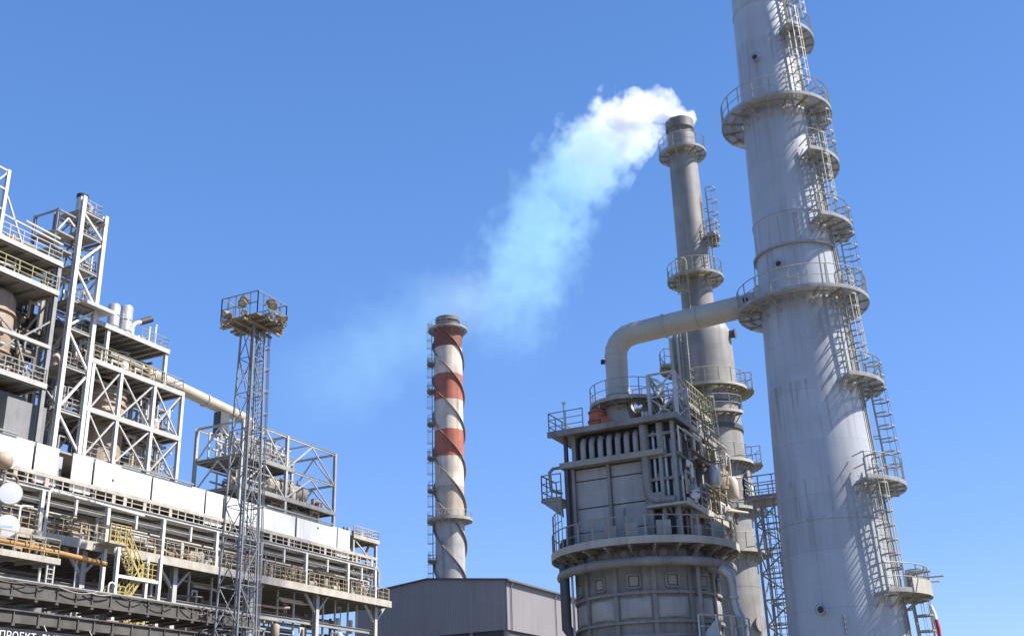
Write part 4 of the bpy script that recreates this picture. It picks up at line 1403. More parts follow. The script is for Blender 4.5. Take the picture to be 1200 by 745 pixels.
# ---- lower left walkway, in front of the deck
def low_walkway():
    root = thing('walkway', 'low grey walkway with beige railing in front of the deck at the left edge', 'walkway', G(41, 54.5))
    floor(root, 36, 48.0, 54.0, 56.2, 13.95, fascia='deck_beige', rail=[(36, 54.05, 13.95), (47.9, 54.05, 13.95), (47.9, 56.1, 13.95)], railmat='rail_yellow', railh=1.2)
    for a in (38, 43, 47.6):
        MB(1).ib((a, 54.3, 0), (a, 54.3, 13.7), 0.24, 0.24).build('column', 'steel_mid', root)
    mb = MB(1)
    mb.bar((47.7, 54.1, 13.7), (47.7, 54.1, 11.6), 0.1)
    for k in range(8):
        mb.bar((47.2, 54.1, 11.7 + 0.28 * k), (47.7, 54.1, 11.7 + 0.28 * k), 0.05)
    mb.bar((47.2, 54.1, 13.7), (47.2, 54.1, 11.6), 0.1)
    mb.build('ladder', 'steel_light', root)
    fr = thing('goal_frame', 'white portal pipe frame standing on the left walkway', 'frame', G(50, 56.0, 13))
    pts = [(48.6, 56.3, 13.0), (48.6, 56.3, 18.55), (48.75, 56.3, 18.7), (56.8, 56.3, 18.45)]
    MB(1).path(pts, 0.09, 10).build('bent_tube', 'steel_white', fr)
    MB(1).path([(46.0, 55.6, 14.0), (46.0, 55.6, 17.0), (46.15, 55.6, 17.15), (46.9, 55.6, 17.2)], 0.07, 10).build('bent_tube', 'steel_white', fr)
low_walkway()

# ---- yellow stairs on their white posts
def yellow_stairs():
    root = thing('stair_tower', 'yellow zigzag stairs hung between white posts in front of the deck', 'stairs', G(56.2, 56.0))
    b0, b1 = 55.75, 56.75
    for a in (54.15, 58.1):
        for b in (b0 - 0.1, b1 + 0.1):
            MB(1).ib((a, b, 0), (a, b, ZD - 0.3), 0.24, 0.24, 0.03, up=(0, 1, 0)).build('column', 'steel_white', root)
    lev = [ZD, 14.1, 12.3, 10.5, 8.7]
    for z in lev[1:]:
        MB(1).bar((54.15, b0 - 0.1, z - 0.1), (58.1, b0 - 0.1, z - 0.1), 0.16, 0.2).build('beam', 'steel_white', root)
        left = lev.index(z) % 2 == 0
        p, q = ((54.3, 55.3) if left else (56.6, 58.0))
        ld = MB(1).box((p, b0, z - 0.06), (q, b1, z)).build('landing', 'grating', root)
        mb = MB(1)
        if left:
            rail_line(mb, [(55.2, b0 + .03, z), (54.33, b0 + .03, z), (54.33, b1 - .03, z)], 1.1, 0.45, t=0.055)
        else:
            rail_line(mb, [(56.7, b0 + .03, z), (57.97, b0 + .03, z), (57.97, b1 - .03, z)], 1.1, 0.45, t=0.055)
        mb.build('railing', 'stair_yellow', ld)
    mb = MB(1)
    rail_line(mb, [(53.5, b0 + .1, ZD), (55.3, b0 + .1, ZD)], 1.2, 0.45, t=0.06)
    mb.build('top_rail', 'stair_yellow', MB(1).box((53.4, b0, ZD - 0.1), (55.0, BF - 0.12, ZD)).build('top_landing', 'grating', root))
    ends = [(55.0, ZD, 56.65, 14.1), (56.6, 14.1, 55.25, 12.3), (55.2, 12.3, 56.65, 10.5), (56.6, 10.5, 55.25, 8.7)]
    for k, (a0, z0, a1, z1) in enumerate(ends):
        fl = MB(1)
        for b in (b0 + 0.06, b1 - 0.06):
            fl.bar((a0, b, z0 - 0.1), (a1, b, z1 - 0.1), 0.05, 0.16)
        fo = fl.build('stair_flight', 'stair_yellow', root)
        n = 9
        mb = MB(1)
        for i in range(n):
            t = (i + 0.5) / n
            a, z = a0 + (a1 - a0) * t, z0 + (z1 - z0) * t
            mb.box((a - 0.13, b0 + 0.1, z - 0.03), (a + 0.13, b1 - 0.1, z))
        mb.build('tread', 'steel_white', fo)
        mb = MB(1)
        for b in (b0 + 0.04, b1 - 0.04):
            for h in (0.5, 1.0):
                mb.bar((a0, b, z0 + h), (a1, b, z1 + h), 0.06)
            for i in range(5):
                t = i / 4
                a, z = a0 + (a1 - a0) * t, z0 + (z1 - z0) * t
                mb.bar((a, b, z - 0.1), (a, b, z + 1.0), 0.05)
        mb.build('handrail', 'stair_yellow', fo)
yellow_stairs()

# ---- dark cable bridge in front, with the banner
def cable_bridge():
    root = thing('cable_bridge', 'dark double cable bridge crossing the bottom left in front of the yellow stairs', 'cable bridge', G(46, 47))
    mb = MB(1).box((33, 46.6, 10.22), (57.6, 49.0, 10.86))
    mb.box((33, 46.5, 10.86), (57.6, 46.62, 10.95)).box((33, 46.48, 10.15), (57.6, 46.62, 10.24))
    mb.build('upper_tray', 'trestle_dark', root)
    MB(1).box((33, 46.7, 8.95), (54.6, 48.8, 9.5)).box((33, 46.58, 9.5), (54.6, 46.72, 9.57)).build('lower_tray', 'trestle_dark', root)
    for a in (36, 45.5, 54.3):
        MB(1).ib((a, 47.2, 0), (a, 47.2, 8.95), 0.35, 0.35).build('leg', 'trestle_dark', root)
        MB(1).ib((a, 47.4, 9.58), (a, 47.4, 10.14), 0.3, 0.3).build('strut', 'steel_mid', root)
    rr = random.Random(55)
    for i in range(17):                             # clamps, ribs and brackets along the trays
        a = 36.2 + i * 1.28 + rr.uniform(-.2, .2)
        MB(1).box((a, 46.52, 10.25), (a + 0.07, 46.597, 10.84)).box((a - .06, 46.5, 10.02), (a + .13, 48.9, 10.13)).build('clamp', 'trestle_dark', root)
        if a < 54.3:
            MB(1).box((a + .4, 46.62, 8.97), (a + .46, 46.697, 9.48)).box((a + .34, 46.6, 8.8), (a + .52, 48.7, 8.93)).build('clamp', 'trestle_dark', root)
    for i in range(9):                              # loose cables lying and sagging over the edge
        a = 37 + i * 2.2 + rr.uniform(-.6, .6)
        L_ = rr.uniform(1.2, 3.0)
        dz = rr.uniform(.12, .45)
        pts = [(a + L_ * k / 8, 46.42 - .06 * math.sin(PI * k / 8), 10.9 - dz * math.sin(PI * k / 8)) for k in range(9)]
        MB(1).path(pts, rr.uniform(.02, .04), 6).build('cable', rr.choice(('black_steel', 'steel_mid', 'pipe_brown')), root)
    mb = MB(1)
    mb.path([(33, 46.75, 11.02), (57.8, 46.75, 11.02)], 0.05, 8)
    mb.path([(33, 47.1, 11.0), (60.3, 47.1, 10.98)], 0.07, 8)
    mb.build('cable', 'steel_mid', root, each=1)
cable_bridge()

def banner():
    b = 46.4
    root = thing('banner', 'black banner with white lettering hanging at the bottom left corner', 'banner', G(40, b, 7.3))
    MB(1).box((36.5, b, 7.3), (44.4, b + 0.05, 8.65)).build('sheet', 'banner_black', root)
    cu = bpy.data.curves.new('lettering', 'FONT')
    cu.body = 'ПРОЕКТ  ВЫП'
    cu.size = 0.520
    cu.extrude = 0.006
    cu.space_character = 1.08
    fo = bpy.data.objects.new('lettering_curve', cu)
    C.objects.link(fo)
    bpy.context.view_layer.update()
    me = bpy.data.meshes.new_from_object(fo.evaluated_get(bpy.context.evaluated_depsgraph_get()))
    bpy.data.objects.remove(fo)
    me.name = 'lettering'
    me.materials.clear()
    me.materials.append(MATS['letter_white'])
    o = bpy.data.objects.new('lettering', me)
    C.objects.link(o)
    o.parent = root
    m4 = Matrix((E1, Vector((0, 0, 1)), -E2)).transposed().to_4x4()
    m4.translation = G(38.13, b - 0.012, 8.12) - Vector(root.location)
    o.matrix_basis = m4
    for a in (37, 41, 44):
        MB(1).bar((a, b + 0.03, 8.6), (a, b + 0.3, 8.97), 0.04).build('tie', 'steel_light', root)
banner()

# ---- upper left process structure
def upper_structure():
    root = thing('process_structure', 'tall open steel structure with railed floors at the upper left edge', 'steel structure', G(43, 59, ZP1))
    As, Bs = [37.5, 44.0, 49.3], [59.0, 66.5]
    Zs = [ZP1 + 0.45, 26.3, 33.1, 35.3]
    steel_frame(root, As, Bs, Zs, 'steel_mid', 0.3, 0.3, brace=[(44.2, 26.4, 46.7, 28.9, 59.0), (47.9, 26.6, 46.7, 28.9, 59.0), (44.2, 30.5, 46.9, 28.9, 59.0), (46.9, 28.9, 49.2, 30.9, 59.0),
                (59.2, 26.5, 66.3, 32.8, 'a', 49.3), (59.2, 32.8, 66.3, 26.5, 'a', 49.3)])
    for z, rm in ((26.3, 'rail_grey'), (33.1, 'rail_olive'), (35.3, 'steel_light')):
        floor(root, 36, 49.4, 58.8, 66.7, z, rail=[(36, 58.85, z), (49.3, 58.85, z), (49.3, 66.5, z)], railmat=rm)
    MB(1).bar((36, 58.9, 29.0), (49.3, 58.9, 29.0), 0.2, 0.25).build('beam', 'steel_light', root)
    # taller corner on the edge of the picture
    MB(1).ib((44.1, 58.9, 35.3), (44.1, 58.9, 40.2), 0.24, 0.24, up=(0, 1, 0)).build('column', 'steel_white', root)
    for z in (37.2, 38.7, 40.1):
        MB(1).bar((36, 58.9, z), (44.0, 58.9, z), 0.14).build('beam', 'steel_light', root)
    for k in range(3):
        MB(1).bar((44.0 - 2 * k, 58.9, 40.0 - 0.1), (42.0 - 2 * k, 58.9, 37.3), 0.1).build('brace', 'steel_light', root)
    for p, q, z0, z1 in ((44.1, 49.3, 36.9, 36.75), (46.0, 49.0, 37.2, 37.1)):
        MB(1).bar((p, 58.9, z0), (q, 58.9, z1), 0.12).build('brace', 'steel_light', root)
    MB(1).bar((44.3, 58.9, 38.3), (46.0, 58.9, 35.4), 0.12).build('brace', 'steel_light', root)
    # dark plant room below
    rm = MB(1).box((36, 60.6, ZP1 + 0.45), (46.3, 66, 24.1)).box((36, 60.3, 24.6), (49.2, 66, 25.6)).build('plant_room', 'concrete', root)
    MB(1).box((47.0, 59.4, ZP1 + 0.45), (50.2, 62.5, 25.0)).build('grey_housing', 'concrete', root)
    MB(1).box((36, 60.5, 24.1), (46.4, 60.58, 24.6)).build('lintel', 'deck_beige', root)
    mb = MB(1)
    for a in (37.5, 39.6, 41.7, 43.6):
        mb.bar((a, 60.45, ZP1 + 0.5), (a, 60.45, 24.1), 0.1)
    mb.build('window_post', 'steel_mid', root, each=1)
    rr = random.Random(5)
    for i in range(26):
        a, b = rr.uniform(44.5, 49.0), rr.uniform(60, 66)
        z0 = rr.choice((26.35, 33.15, 22.5))
        r = rr.uniform(0.07, 0.22)
        h = rr.uniform(1.2, 2.1) if z0 > 30 else rr.uniform(1.5, 5)
        MB(1).path([(a, b, z0), (a, b, z0 + h - 0.3), (a + 0.2, b, z0 + h), (a + rr.uniform(.6, 1.6), b, z0 + h)], r, 8).build('riser_pipe', rr.choice(('steel_mid', 'pipe_silver', 'pipe_brown', 'pipe_cream')), root)
    for i in range(12):
        a, b, z = 36 + i * 1.1, rr.uniform(59.6, 62), 26.35 if i % 2 else 33.15
        MB(1).box((a, b, z), (a + rr.uniform(.4, .9), b + .5, z + rr.uniform(.5, 1.1))).tube((a + .3, b - .1, z + .4), (a + .3, b + .7, z + .4), 0.18, 10).build('pump_set', rr.choice(('pipe_brown', 'heater_beige', 'steel_mid')), root)
upper_structure()

def vessel(a, b, z0, z1, r, label, mat='vessel_brown', rings=(), cone=0.0):
    q = G(a, b, z0)
    o = thing('vessel', label, 'vessel', q)
    c = Vector((q.x, q.y, 0))
    H = z1 - z0
    prof = [(r * 0.35, z0)] if cone else [(r, z0)]
    if cone:
        prof.append((r, z0 + cone))
    prof += [(r, z1 - r * 0.5), (r * 0.86, z1 - r * 0.22), (r * 0.5, z1 - 0.04 * r), (0, z1)]
    MB().lathe(prof, c, 40).build('shell', mat, o)
    for z in rings:
        MB().ring(c, r - 0.02, r + 0.14, z - 0.07, z + 0.07).build('band', mat, o)
    t = -E2
    MB().tube(c + t * (r - 0.1) + Vector((0, 0, z0 + H * 0.55)), c + t * (r + 0.35) + Vector((0, 0, z0 + H * 0.55)), 0.28, 16).lathe([(0.38, 0), (0.38, 0.08), (0, 0.08)], c + t * (r + 0.3) + Vector((0, 0, z0 + H * 0.55)), 18, axis=t).build('manhole', mat, o)
    MB().tube(Vector((c.x, c.y, z1 - 0.1)), Vector((c.x, c.y, z1 + 0.6)), 0.2, 12).build('nozzle', mat, o)
    return o
vessel(46.3, 61.8, 26.32, 32.9, 1.75, 'brown banded vessel standing on the upper left structure', rings=(28.2, 29.6, 31.0), cone=1.5)
vessel(56.9, 61.6, ZP1 + 0.45, 29.0, 1.7, 'rusty brown vessel with many bands behind the cross braced bays', rings=(25.2, 26.0, 26.6, 27.2, 27.8, 28.4, 29.0))
vessel(53.9, 63.4, 22.4, 25.4, 0.7, 'small cream vessel behind the second white tower column', 'pipe_cream', rings=(23.6,))
vessel(60.6, 63.5, 22.4, 25.6, 0.7, 'small grey vessel in the right cross braced bay', 'steel_mid', rings=(24.0,))

# ---- slender tower of white columns
def stair_frame():
    root = thing('column_tower', 'slender tower of two white columns with braces rising above the left structure', 'steel tower', G(51.8, 59, ZP1))
    A, Bc = 50.7, 52.9
    zt, zb = 41.3, ZP1 + 0.4
    for a, b, z, mt in ((A, 59.0, zt, 'steel_white'), (Bc, 59.0, 40.6, 'steel_white'), (A, 61.6, 40.8, 'steel_mid'), (Bc, 61.6, 40.4, 'steel_light')):
        MB(1).ib((a, b, zb), (a, b, z), 0.32, 0.32, 0.05, up=(0, 1, 0)).build('column', mt, root)
    lv = [25.0, 28.2, 31.0, 33.1, 35.7, 38.4, 40.2]
    for i, z in enumerate(lv):
        for b in (59.0, 61.6):
            MB(1).ib((A, b, z), (Bc, b, z), 0.14, 0.2).build('beam', 'steel_light', root)
        for a in (A, Bc):
            MB(1).ib((a, 59.0, z), (a, 61.6, z), 0.14, 0.2).build('beam', 'steel_mid', root)
        MB(1).box((A + .2, 59.3, z + 0.1), (Bc - .2, 61.4, z + 0.16)).build('floor', 'grating', root)
        z0 = zb if i == 0 else lv[i - 1]
        fl = i % 2
        MB(1).bar((A if fl else Bc, 59.0, z0 + 0.1), (Bc if fl else A, 59.0, z - 0.1), 0.15).build('brace', 'steel_white', root)
        MB(1).bar((Bc, 59.0 if fl else 61.6, z0 + 0.1), (Bc, 61.6 if fl else 59.0, z - 0.1), 0.11).build('brace', 'steel_mid', root)
        MB(1).bar((A, 59.0 if fl else 61.6, z0 + 0.1), (A, 61.6 if fl else 59.0, z - 0.1), 0.11).build('brace', 'steel_mid', root)
        mb = MB(1)
        rail_line(mb, [(A + .2, 59.25, z + .16), (Bc - .2, 59.25, z + .16), (Bc - .2, 61.4, z + .16)], 1.0, 0.7)
        mb.build('railing', 'rail_grey', root)
    # side bay towards the left structure
    for a, b in ((48.9, 59.3), (48.9, 61.6)):
        MB(1).ib((a, b, 35.3), (a, b, 39.6), 0.2, 0.2).build('column', 'mast_steel', root)
    for z in (36.6, 37.9, 39.5):
        MB(1).bar((48.9, 59.3, z), (A, 59.3, z), 0.12).build('beam', 'mast_steel', root)
        MB(1).bar((48.9, 59.3, z), (48.9, 61.6, z), 0.12).build('beam', 'mast_steel', root)
    for z in (36.5, 37.8):
        MB(1).box((48.8, 59.2, z), (A - .2, 61.7, z + .08)).build('floor', 'grating', root)
    MB(1).bar((49.0, 59.3, 37.9), (49.8, 59.3, 39.2), 0.1).bar((49.8, 59.3, 39.2), (A, 59.3, 38.6), 0.1).build('brace', 'steel_white', root)
    # small platform sticking out at the right column
    MB(1).box((Bc - 1.6, 58.1, 33.0), (Bc + 1.2, 60.4, 33.1)).box((Bc - 1.6, 58.06, 32.86), (Bc + 1.2, 58.1, 33.12)).build('side_platform', 'steel_light', root)
    rr = random.Random(9)
    for i in range(16):
        a, b = rr.uniform(A + .3, Bc - .3), rr.uniform(59.5, 61.3)
        z0 = rr.choice(lv[:-1])
        MB(1).path([(a, b, z0), (a, b, z0 + 1.8), (a + .3, b, z0 + 2.1), (a + .3, b, z0 + 2.6)], rr.uniform(.06, .16), 8).build('riser_pipe', rr.choice(('pipe_silver', 'steel_mid', 'pipe_brown')), root)
    for i in range(24):
        a, b = rr.uniform(49.5, A - .2), rr.uniform(60, 66)
        z0 = rr.uniform(22.5, 33)
        MB(1).path([(a, b, z0), (a, b, z0 + 2.6), (a + .3, b, z0 + 2.9)], rr.uniform(.08, .22), 8).build('riser_pipe', rr.choice(('steel_mid', 'pipe_brown', 'dark_steel')), root)
    for z in (24.0, 29.0, 31.4):
        MB(1).box((49.4, 62.2, z), (A, 66, z + 1.2)).build('cable_box', 'dark_steel', root)
stair_frame()

def small_stack():
    q = G(51.75, 60.4, 40.3)
    o = thing('vent_stack', 'short silver vent with black rim on top of the white column tower', 'vent', q)
    c = Vector((q.x, q.y, 0))
    MB().lathe([(0.34, 40.3), (0.40, 40.7), (0.40, 41.95)], c, 24).build('barrel', 'pipe_silver', o)
    MB().lathe([(0.405, 41.95), (0.43, 41.95), (0.43, 42.25), (0.38, 42.25), (0.36, 41.4)], c, 24).build('rim', 'black_steel', o)
    MB().path([q + Vector((.45, .2, .3)), q + Vector((.6, .3, 1.0)), q + Vector((.35, .2, 1.3))], 0.2, 10).build('side_pipe', 'steel_mid', o)
small_stack()

# ---- cross braced bays
def braced_bays():
    root = thing('braced_frame', 'white steel frame of cross braced bays with a roofed top floor', 'steel frame', G(57.6, 59, ZP1))
    As, Bs, Zs = [53.3, 56.0, 59.4, 62.4], [59.0, 62.6, 66.6], [ZP1 + 0.4, 25.75, 29.35]
    br = []
    for z0, z1 in ((22.5, 25.5), (25.85, 29.1)):
        for p, q in zip(As, As[1:]):
            br += [(p + .15, z0, q - .15, z1, 59.0), (p + .15, z1, q - .15, z0, 59.05)]
        br += [(59.2, z0, 62.4, z1, 'a', 62.4), (59.2, z1, 62.4, z0, 'a', 62.45), (62.8, z0, 66.4, z1, 'a', 62.4), (62.8, z1, 66.4, z0, 'a', 62.45)]
    steel_frame(root, As, Bs, Zs, 'steel_white', 0.27, 0.22, brace=br, bmat='steel_light')
    floor(root, 53.0, 62.5, 58.9, 66.7, 25.78, joist=0.9)
    floor(root, 53.0, 62.5, 58.9, 66.7, 29.38, joist=0.9, rail=[(53.2, 58.95, 29.38), (60.3, 58.95, 29.38)], railmat='rail_olive')
    mb = MB(1)
    rail_line(mb, [(60.5, 58.95, 29.38), (62.4, 58.95, 29.38), (62.4, 66.5, 29.38)], 1.1, 0.9)
    mb.build('railing', 'rail_grey', root)
    mb = MB(1)
    rail_line(mb, [(53.2, 59.15, 22.4), (62.3, 59.15, 22.4)], 1.1, 0.9)
    mb.build('railing', 'rail_grey', root)
    # roofed top floor
    for a in (54.4, 60.35):
        for b in (59.1, 66.3):
            MB(1).ib((a, b, 29.4), (a, b, 32.1), 0.26, 0.26, up=(0, 1, 0)).build('column', 'steel_white', root)
    floor(root, 52.95, 60.5, 58.9, 66.6, 32.3, mat='steel_mid', joist=0.8, rail=None)
    mb = MB(1)
    rail_line(mb, [(57.6, 59.0, 32.3), (60.4, 59.0, 32.3), (60.4, 66.4, 32.3)], 1.0, 0.8, t=0.035)
    mb.build('railing', 'rail_grey', root)
    rr = random.Random(21)
    for i in range(22):
        a, b = rr.uniform(54.0, 60.2), rr.uniform(60, 65)
        MB(1).path([(a, b, 29.4), (a, b, 29.4 + rr.uniform(.6, 1.6)), (a + rr.uniform(-.6, .6), b, 29.4 + rr.uniform(1.6, 2.4))], rr.uniform(.07, .25), 8).build('process_pipe', rr.choice(('pipe_cream', 'pipe_brown', 'pipe_ochre', 'pipe_silver', 'steel_mid')), root)
    for i in range(40):
        a, b = rr.uniform(54.0, 62.0), rr.uniform(63.4, 66)
        z0 = rr.choice((22.4, 25.8))
        h = rr.uniform(1, 3.2)
        MB(1).path([(a, b, z0), (a, b, z0 + h), (a + rr.uniform(-.9, .9), b, z0 + h + .05)], rr.uniform(.05, .16), 8).build('process_pipe', rr.choice(('pipe_silver', 'steel_mid', 'pipe_brown', 'steel_light')), root)
    for i in range(14):
        b = 60.2 + 0.42 * i
        z = rr.choice((28.5, 28.7, 25.2, 28.3))
        MB(1).tube((53.5, b, z), (rr.uniform(58, 62.2), b, z), rr.uniform(.06, .14), 8).build('process_pipe', rr.choice(('pipe_silver', 'steel_mid', 'pipe_brown')), root)
braced_bays()

def drums():
    for k, (a, b, z0, z1, r, lb) in enumerate(((56.9, 61.4, 32.32, 35.4, 0.46, 'left one of two silver silencer drums on the braced frame roof'), (58.15, 61.4, 32.32, 35.7, 0.5, 'right one of two silver silencer drums, beside the tilted black pipe'))):
        q = G(a, b, z0)
        o = thing('silencer', lb, 'silencer drum', q, 'silencer drums on the braced frame roof')
        c = Vector((q.x, q.y, 0))
        MB().lathe([(r * .5, z0), (r * .5, z0 + .5), (r, z0 + .75), (r, z1 - .1), (r * .9, z1), (0, z1 + .03)], c, 24).build('drum', 'pipe_silver', o)
        for z in (z0 + 1.3, z0 + 2.2):
            MB().ring(c, r - .01, r + .03, z - .03, z + .03).build('band', 'steel_mid', o)
    q = G(59.4, 61.4, 32.32)
    o = thing('tilted_exhaust', 'tilted pipe with black mouth pointing up right beside the silver drums', 'exhaust pipe', q)
    MB(1).path([(58.9, 61.4, 32.32), (58.9, 61.4, 34.3), (59.1, 61.4, 34.6), (60.2, 61.4, 35.25)], 0.2, 12).build('pipe_run', 'pipe_silver', o)
    MB(1).tube((59.7, 61.4, 34.95), (60.75, 61.4, 35.57), 0.25, 14, 0.27).build('muzzle', 'black_steel', o)
    for a, h in ((59.5, 1.9), (60.15, 2.3)):
        q = G(a, 60.2, 32.32)
        p = MB(1).tube((a, 60.2, 32.32), (a, 60.2, 32.32 + h), 0.1, 10).lathe([(0.13, 32.32 + h - .1), (0.13, 32.32 + h), (0, 32.32 + h)], (a, 60.2, 0), 10).build('vent_pipe', 'steel_white')
        tag(p, 'shorter thin white vent pipe right of the silver drums' if h < 2 else 'taller thin white vent pipe at the roof edge right of the silver drums', 'vent pipe')
    rr = random.Random(2)
    o = thing('valve_cluster', 'tangle of valves and small pipes at the foot of the silver drums', 'valves', G(58.6, 60.6, 32.32))
    for i in range(12):
        a, b = rr.uniform(57.4, 59.6), rr.uniform(60.1, 61.0)
        MB(1).path([(a, b, 32.32), (a, b, 32.32 + rr.uniform(.3, .9)), (a + rr.uniform(-.5, .5), b, 32.32 + rr.uniform(.7, 1.1))], rr.uniform(.06, .14), 8).build('short_pipe', rr.choice(('pipe_silver', 'steel_white', 'steel_mid')), o)
drums()

# white overhead pipe to the truss block
pp = pipe_run([(58.0, 64.0, 32.55), (66, 64.0, 32.2), (75.9, 64.0, 31.55), (76.5, 64.0, 31.2), (76.6, 64.0, 29.0)], 0.52, 'pipe_cream', 'fat cream overhead pipe sloping from the braced frame to the truss block', None, 24, 0, 'overhead_pipe')
MB(1).lathe([(0.5, -0.06), (0.62, -0.06), (0.62, 0.06), (0.5, 0.06)], (70.5, 64.0, 31.9), 24, axis=(1, 0, -0.06)).build('flange', 'pipe_cream', pp)
sd = thing('pipe_saddle', 'dark saddle post carrying the overhead pipe on the truss block', 'pipe support', G(72.6, 64.0, 29.4))
MB(1).box((72.2, 63.6, 29.4), (73.3, 64.4, 31.3)).build('post', 'dark_steel', sd)
MB(1).ring((72.75, 64.0, 0), 0.0, 0.5, 29.33, 29.4).build('base_plate', 'dark_steel', sd)

def truss_block():
    root = thing('truss_block', 'grey truss block of coolers standing behind the floodlight mast', 'steel frame', G(77, 59.5, ZP1))
    As, Bs, Zs = [70.4, 76.4, 83.7], [59.5, 64.5], [ZP1 + 0.45, 23.75, 26.45, 29.4]
    br = []
    for z0, z1 in ((23.85, 26.2), (26.5, 29.2)):
        for p, q in zip(As, As[1:]):
            k = (p + q) / 2
            br += [(p + .15, z0, k, z1, 59.5), (q - .15, z0, k, z1, 59.5)]
        br += [(59.7, z0, 62.0, z1, 'a', 70.4), (64.3, z0, 62.0, z1, 'a', 70.4), (59.7, z0, 62.0, z1, 'a', 83.7), (64.3, z0, 62.0, z1, 'a', 83.7)]
    br += [(59.7, 29.4, 64.3, 29.4, 'a', 73.5), (59.7, 29.4, 64.3, 29.4, 'a', 80.0)]
    steel_frame(root, As, Bs, Zs, 'steel_light', 0.26, 0.2, brace=br)
    floor(root, 70.3, 83.8, 59.4, 64.6, 23.8, joist=1.0, fascia='steel_mid')
    floor(root, 70.3, 77.4, 59.4, 64.6, 26.5, joist=0.8, fascia='steel_mid', rail=[(70.4, 59.45, 26.5), (77.3, 59.45, 26.5)], railmat='rail_grey')
    rr = random.Random(31)
    for i in range(34):
        a, b = rr.uniform(70.8, 78.5), rr.uniform(59.9, 64)
        z0 = rr.choice((26.5, 26.5, 23.8))
        h = rr.uniform(.8, 2.6)
        MB(1).path([(a, b, z0), (a, b, z0 + h), (a + rr.uniform(-.8, .8), b, z0 + h)], rr.uniform(.05, .13), 8).build('process_pipe', rr.choice(('steel_mid', 'pipe_silver', 'steel_light', 'pipe_brown')), root)
    for z in (24.6, 25.5, 27.4, 28.3):
        for b in (60.0, 61.5, 63.0):
            MB(1).tube((70.7, b, z), (77.5, b, z), 0.09, 8).build('process_pipe', 'steel_light', root)
truss_block()

def cooler(a0, a1, b, z, r, label, mat):
    q = G((a0 + a1) / 2, b, z - r - 0.3)
    o = thing('heat_exchanger', label, 'heat exchanger', q, 'heat exchangers in the truss block')
    MB(1).lathe([(0, 0), (r * .6, 0.06), (r, .3), (r, a1 - a0 - .3), (r * .6, a1 - a0 - .06), (0, a1 - a0)], (a0, b, z), 24, axis=(1, 0, 0)).build('shell', mat, o)
    for k in (0.18, 0.5, 0.82):
        a = a0 + (a1 - a0) * k
        MB(1).lathe([(r - .02, -.06), (r + .1, -.06), (r + .1, .06), (r - .02, .06)], (a, b, z), 24, axis=(1, 0, 0)).build('flange', mat, o)
        MB(1).tube((a + .2, b, z + r - .05), (a + .2, b, z + r + .5), .12, 10).build('nozzle', mat, o)
    for k in (.25, .75):
        a = a0 + (a1 - a0) * k
        MB(1).box((a - .12, b - r * .7, z - r - .3), (a + .12, b + r * .7, z - r * .6)).build('saddle', 'steel_mid', o)
cooler(74.5, 80.5, 60.6, 24.9, 0.75, 'light beige heat exchanger low in the truss block', 'heater_beige')
cooler(77.8, 82.8, 62.6, 25.2, 0.7, 'dull brown heat exchanger at the back of the truss block', 'pipe_brown')
cooler(74.0, 77.2, 60.8, 22.95, 0.4, 'small silver heat exchanger under the truss block floor', 'pipe_silver')
cooler(78.2, 82.5, 60.4, 22.95, 0.42, 'small cream heat exchanger under the right truss bay', 'pipe_cream')

def deck_end():
    root = thing('end_cabin', 'rusty open end frame with railed roof at the right tip of the pipe rack', 'steel frame', G(87, 58, ZD))
    As, Bs = [84.9, 88.7], [58.1, 63.0]
    steel_frame(root, As, Bs, [ZD, 19.4, 21.7], 'deck_beige', 0.24, 0.24, brace=[(85.0, 21.5, 88.5, 19.5, 58.1), (85.0, 16.4, 88.5, 19.2, 58.1)])
    floor(root, 84.7, 89.0, 57.9, 63.2, 21.75, fascia='deck_beige', rail=[(84.8, 57.95, 21.75), (88.9, 57.95, 21.75), (88.9, 63, 21.75)], railmat='deck_beige', railh=0.9)
    MB(1).box((85.6, 59.5, ZD), (88.2, 61.5, 18.2)).build('grey_cabinet', 'heater_panel', root)
    MB(1).box((85.2, 60.8, 19.6), (88.4, 61, 21.3)).build('back_panel', 'steel_light', root)
    MB(1).path([(87.9, 58.6, ZD), (87.9, 58.6, 20.8), (88.3, 58.6, 21.4), (89.4, 58.6, 21.4), (89.5, 58.6, 21.0)], .12, 10).build('rusty_pipe', 'pipe_ochre', root)
    rr = random.Random(14)
    for i in range(10):
        a, b = rr.uniform(84.9, 88.7), rr.uniform(58.2, 60)
        MB(1).box((a, b, 21.75), (a + .3, b + .3, 22.1 + rr.uniform(0, .5))).tube((a + .1, b + .1, 21.8), (a + .1, b + .1, 22.8), .05, 8).build('valve', rr.choice(('deck_beige', 'pipe_cream', 'pipe_brown')), root)
    mb = MB(1)
    for k in (0.3, 1.2, 2.2):
        mb.tube((85.2 + k, 58.6, ZD + .1), (85.2 + k + .5, 58.6, ZD + 1.3), .14, 10)
    mb.build('elbow_pipe', 'pipe_cream', root, each=1)
deck_end()

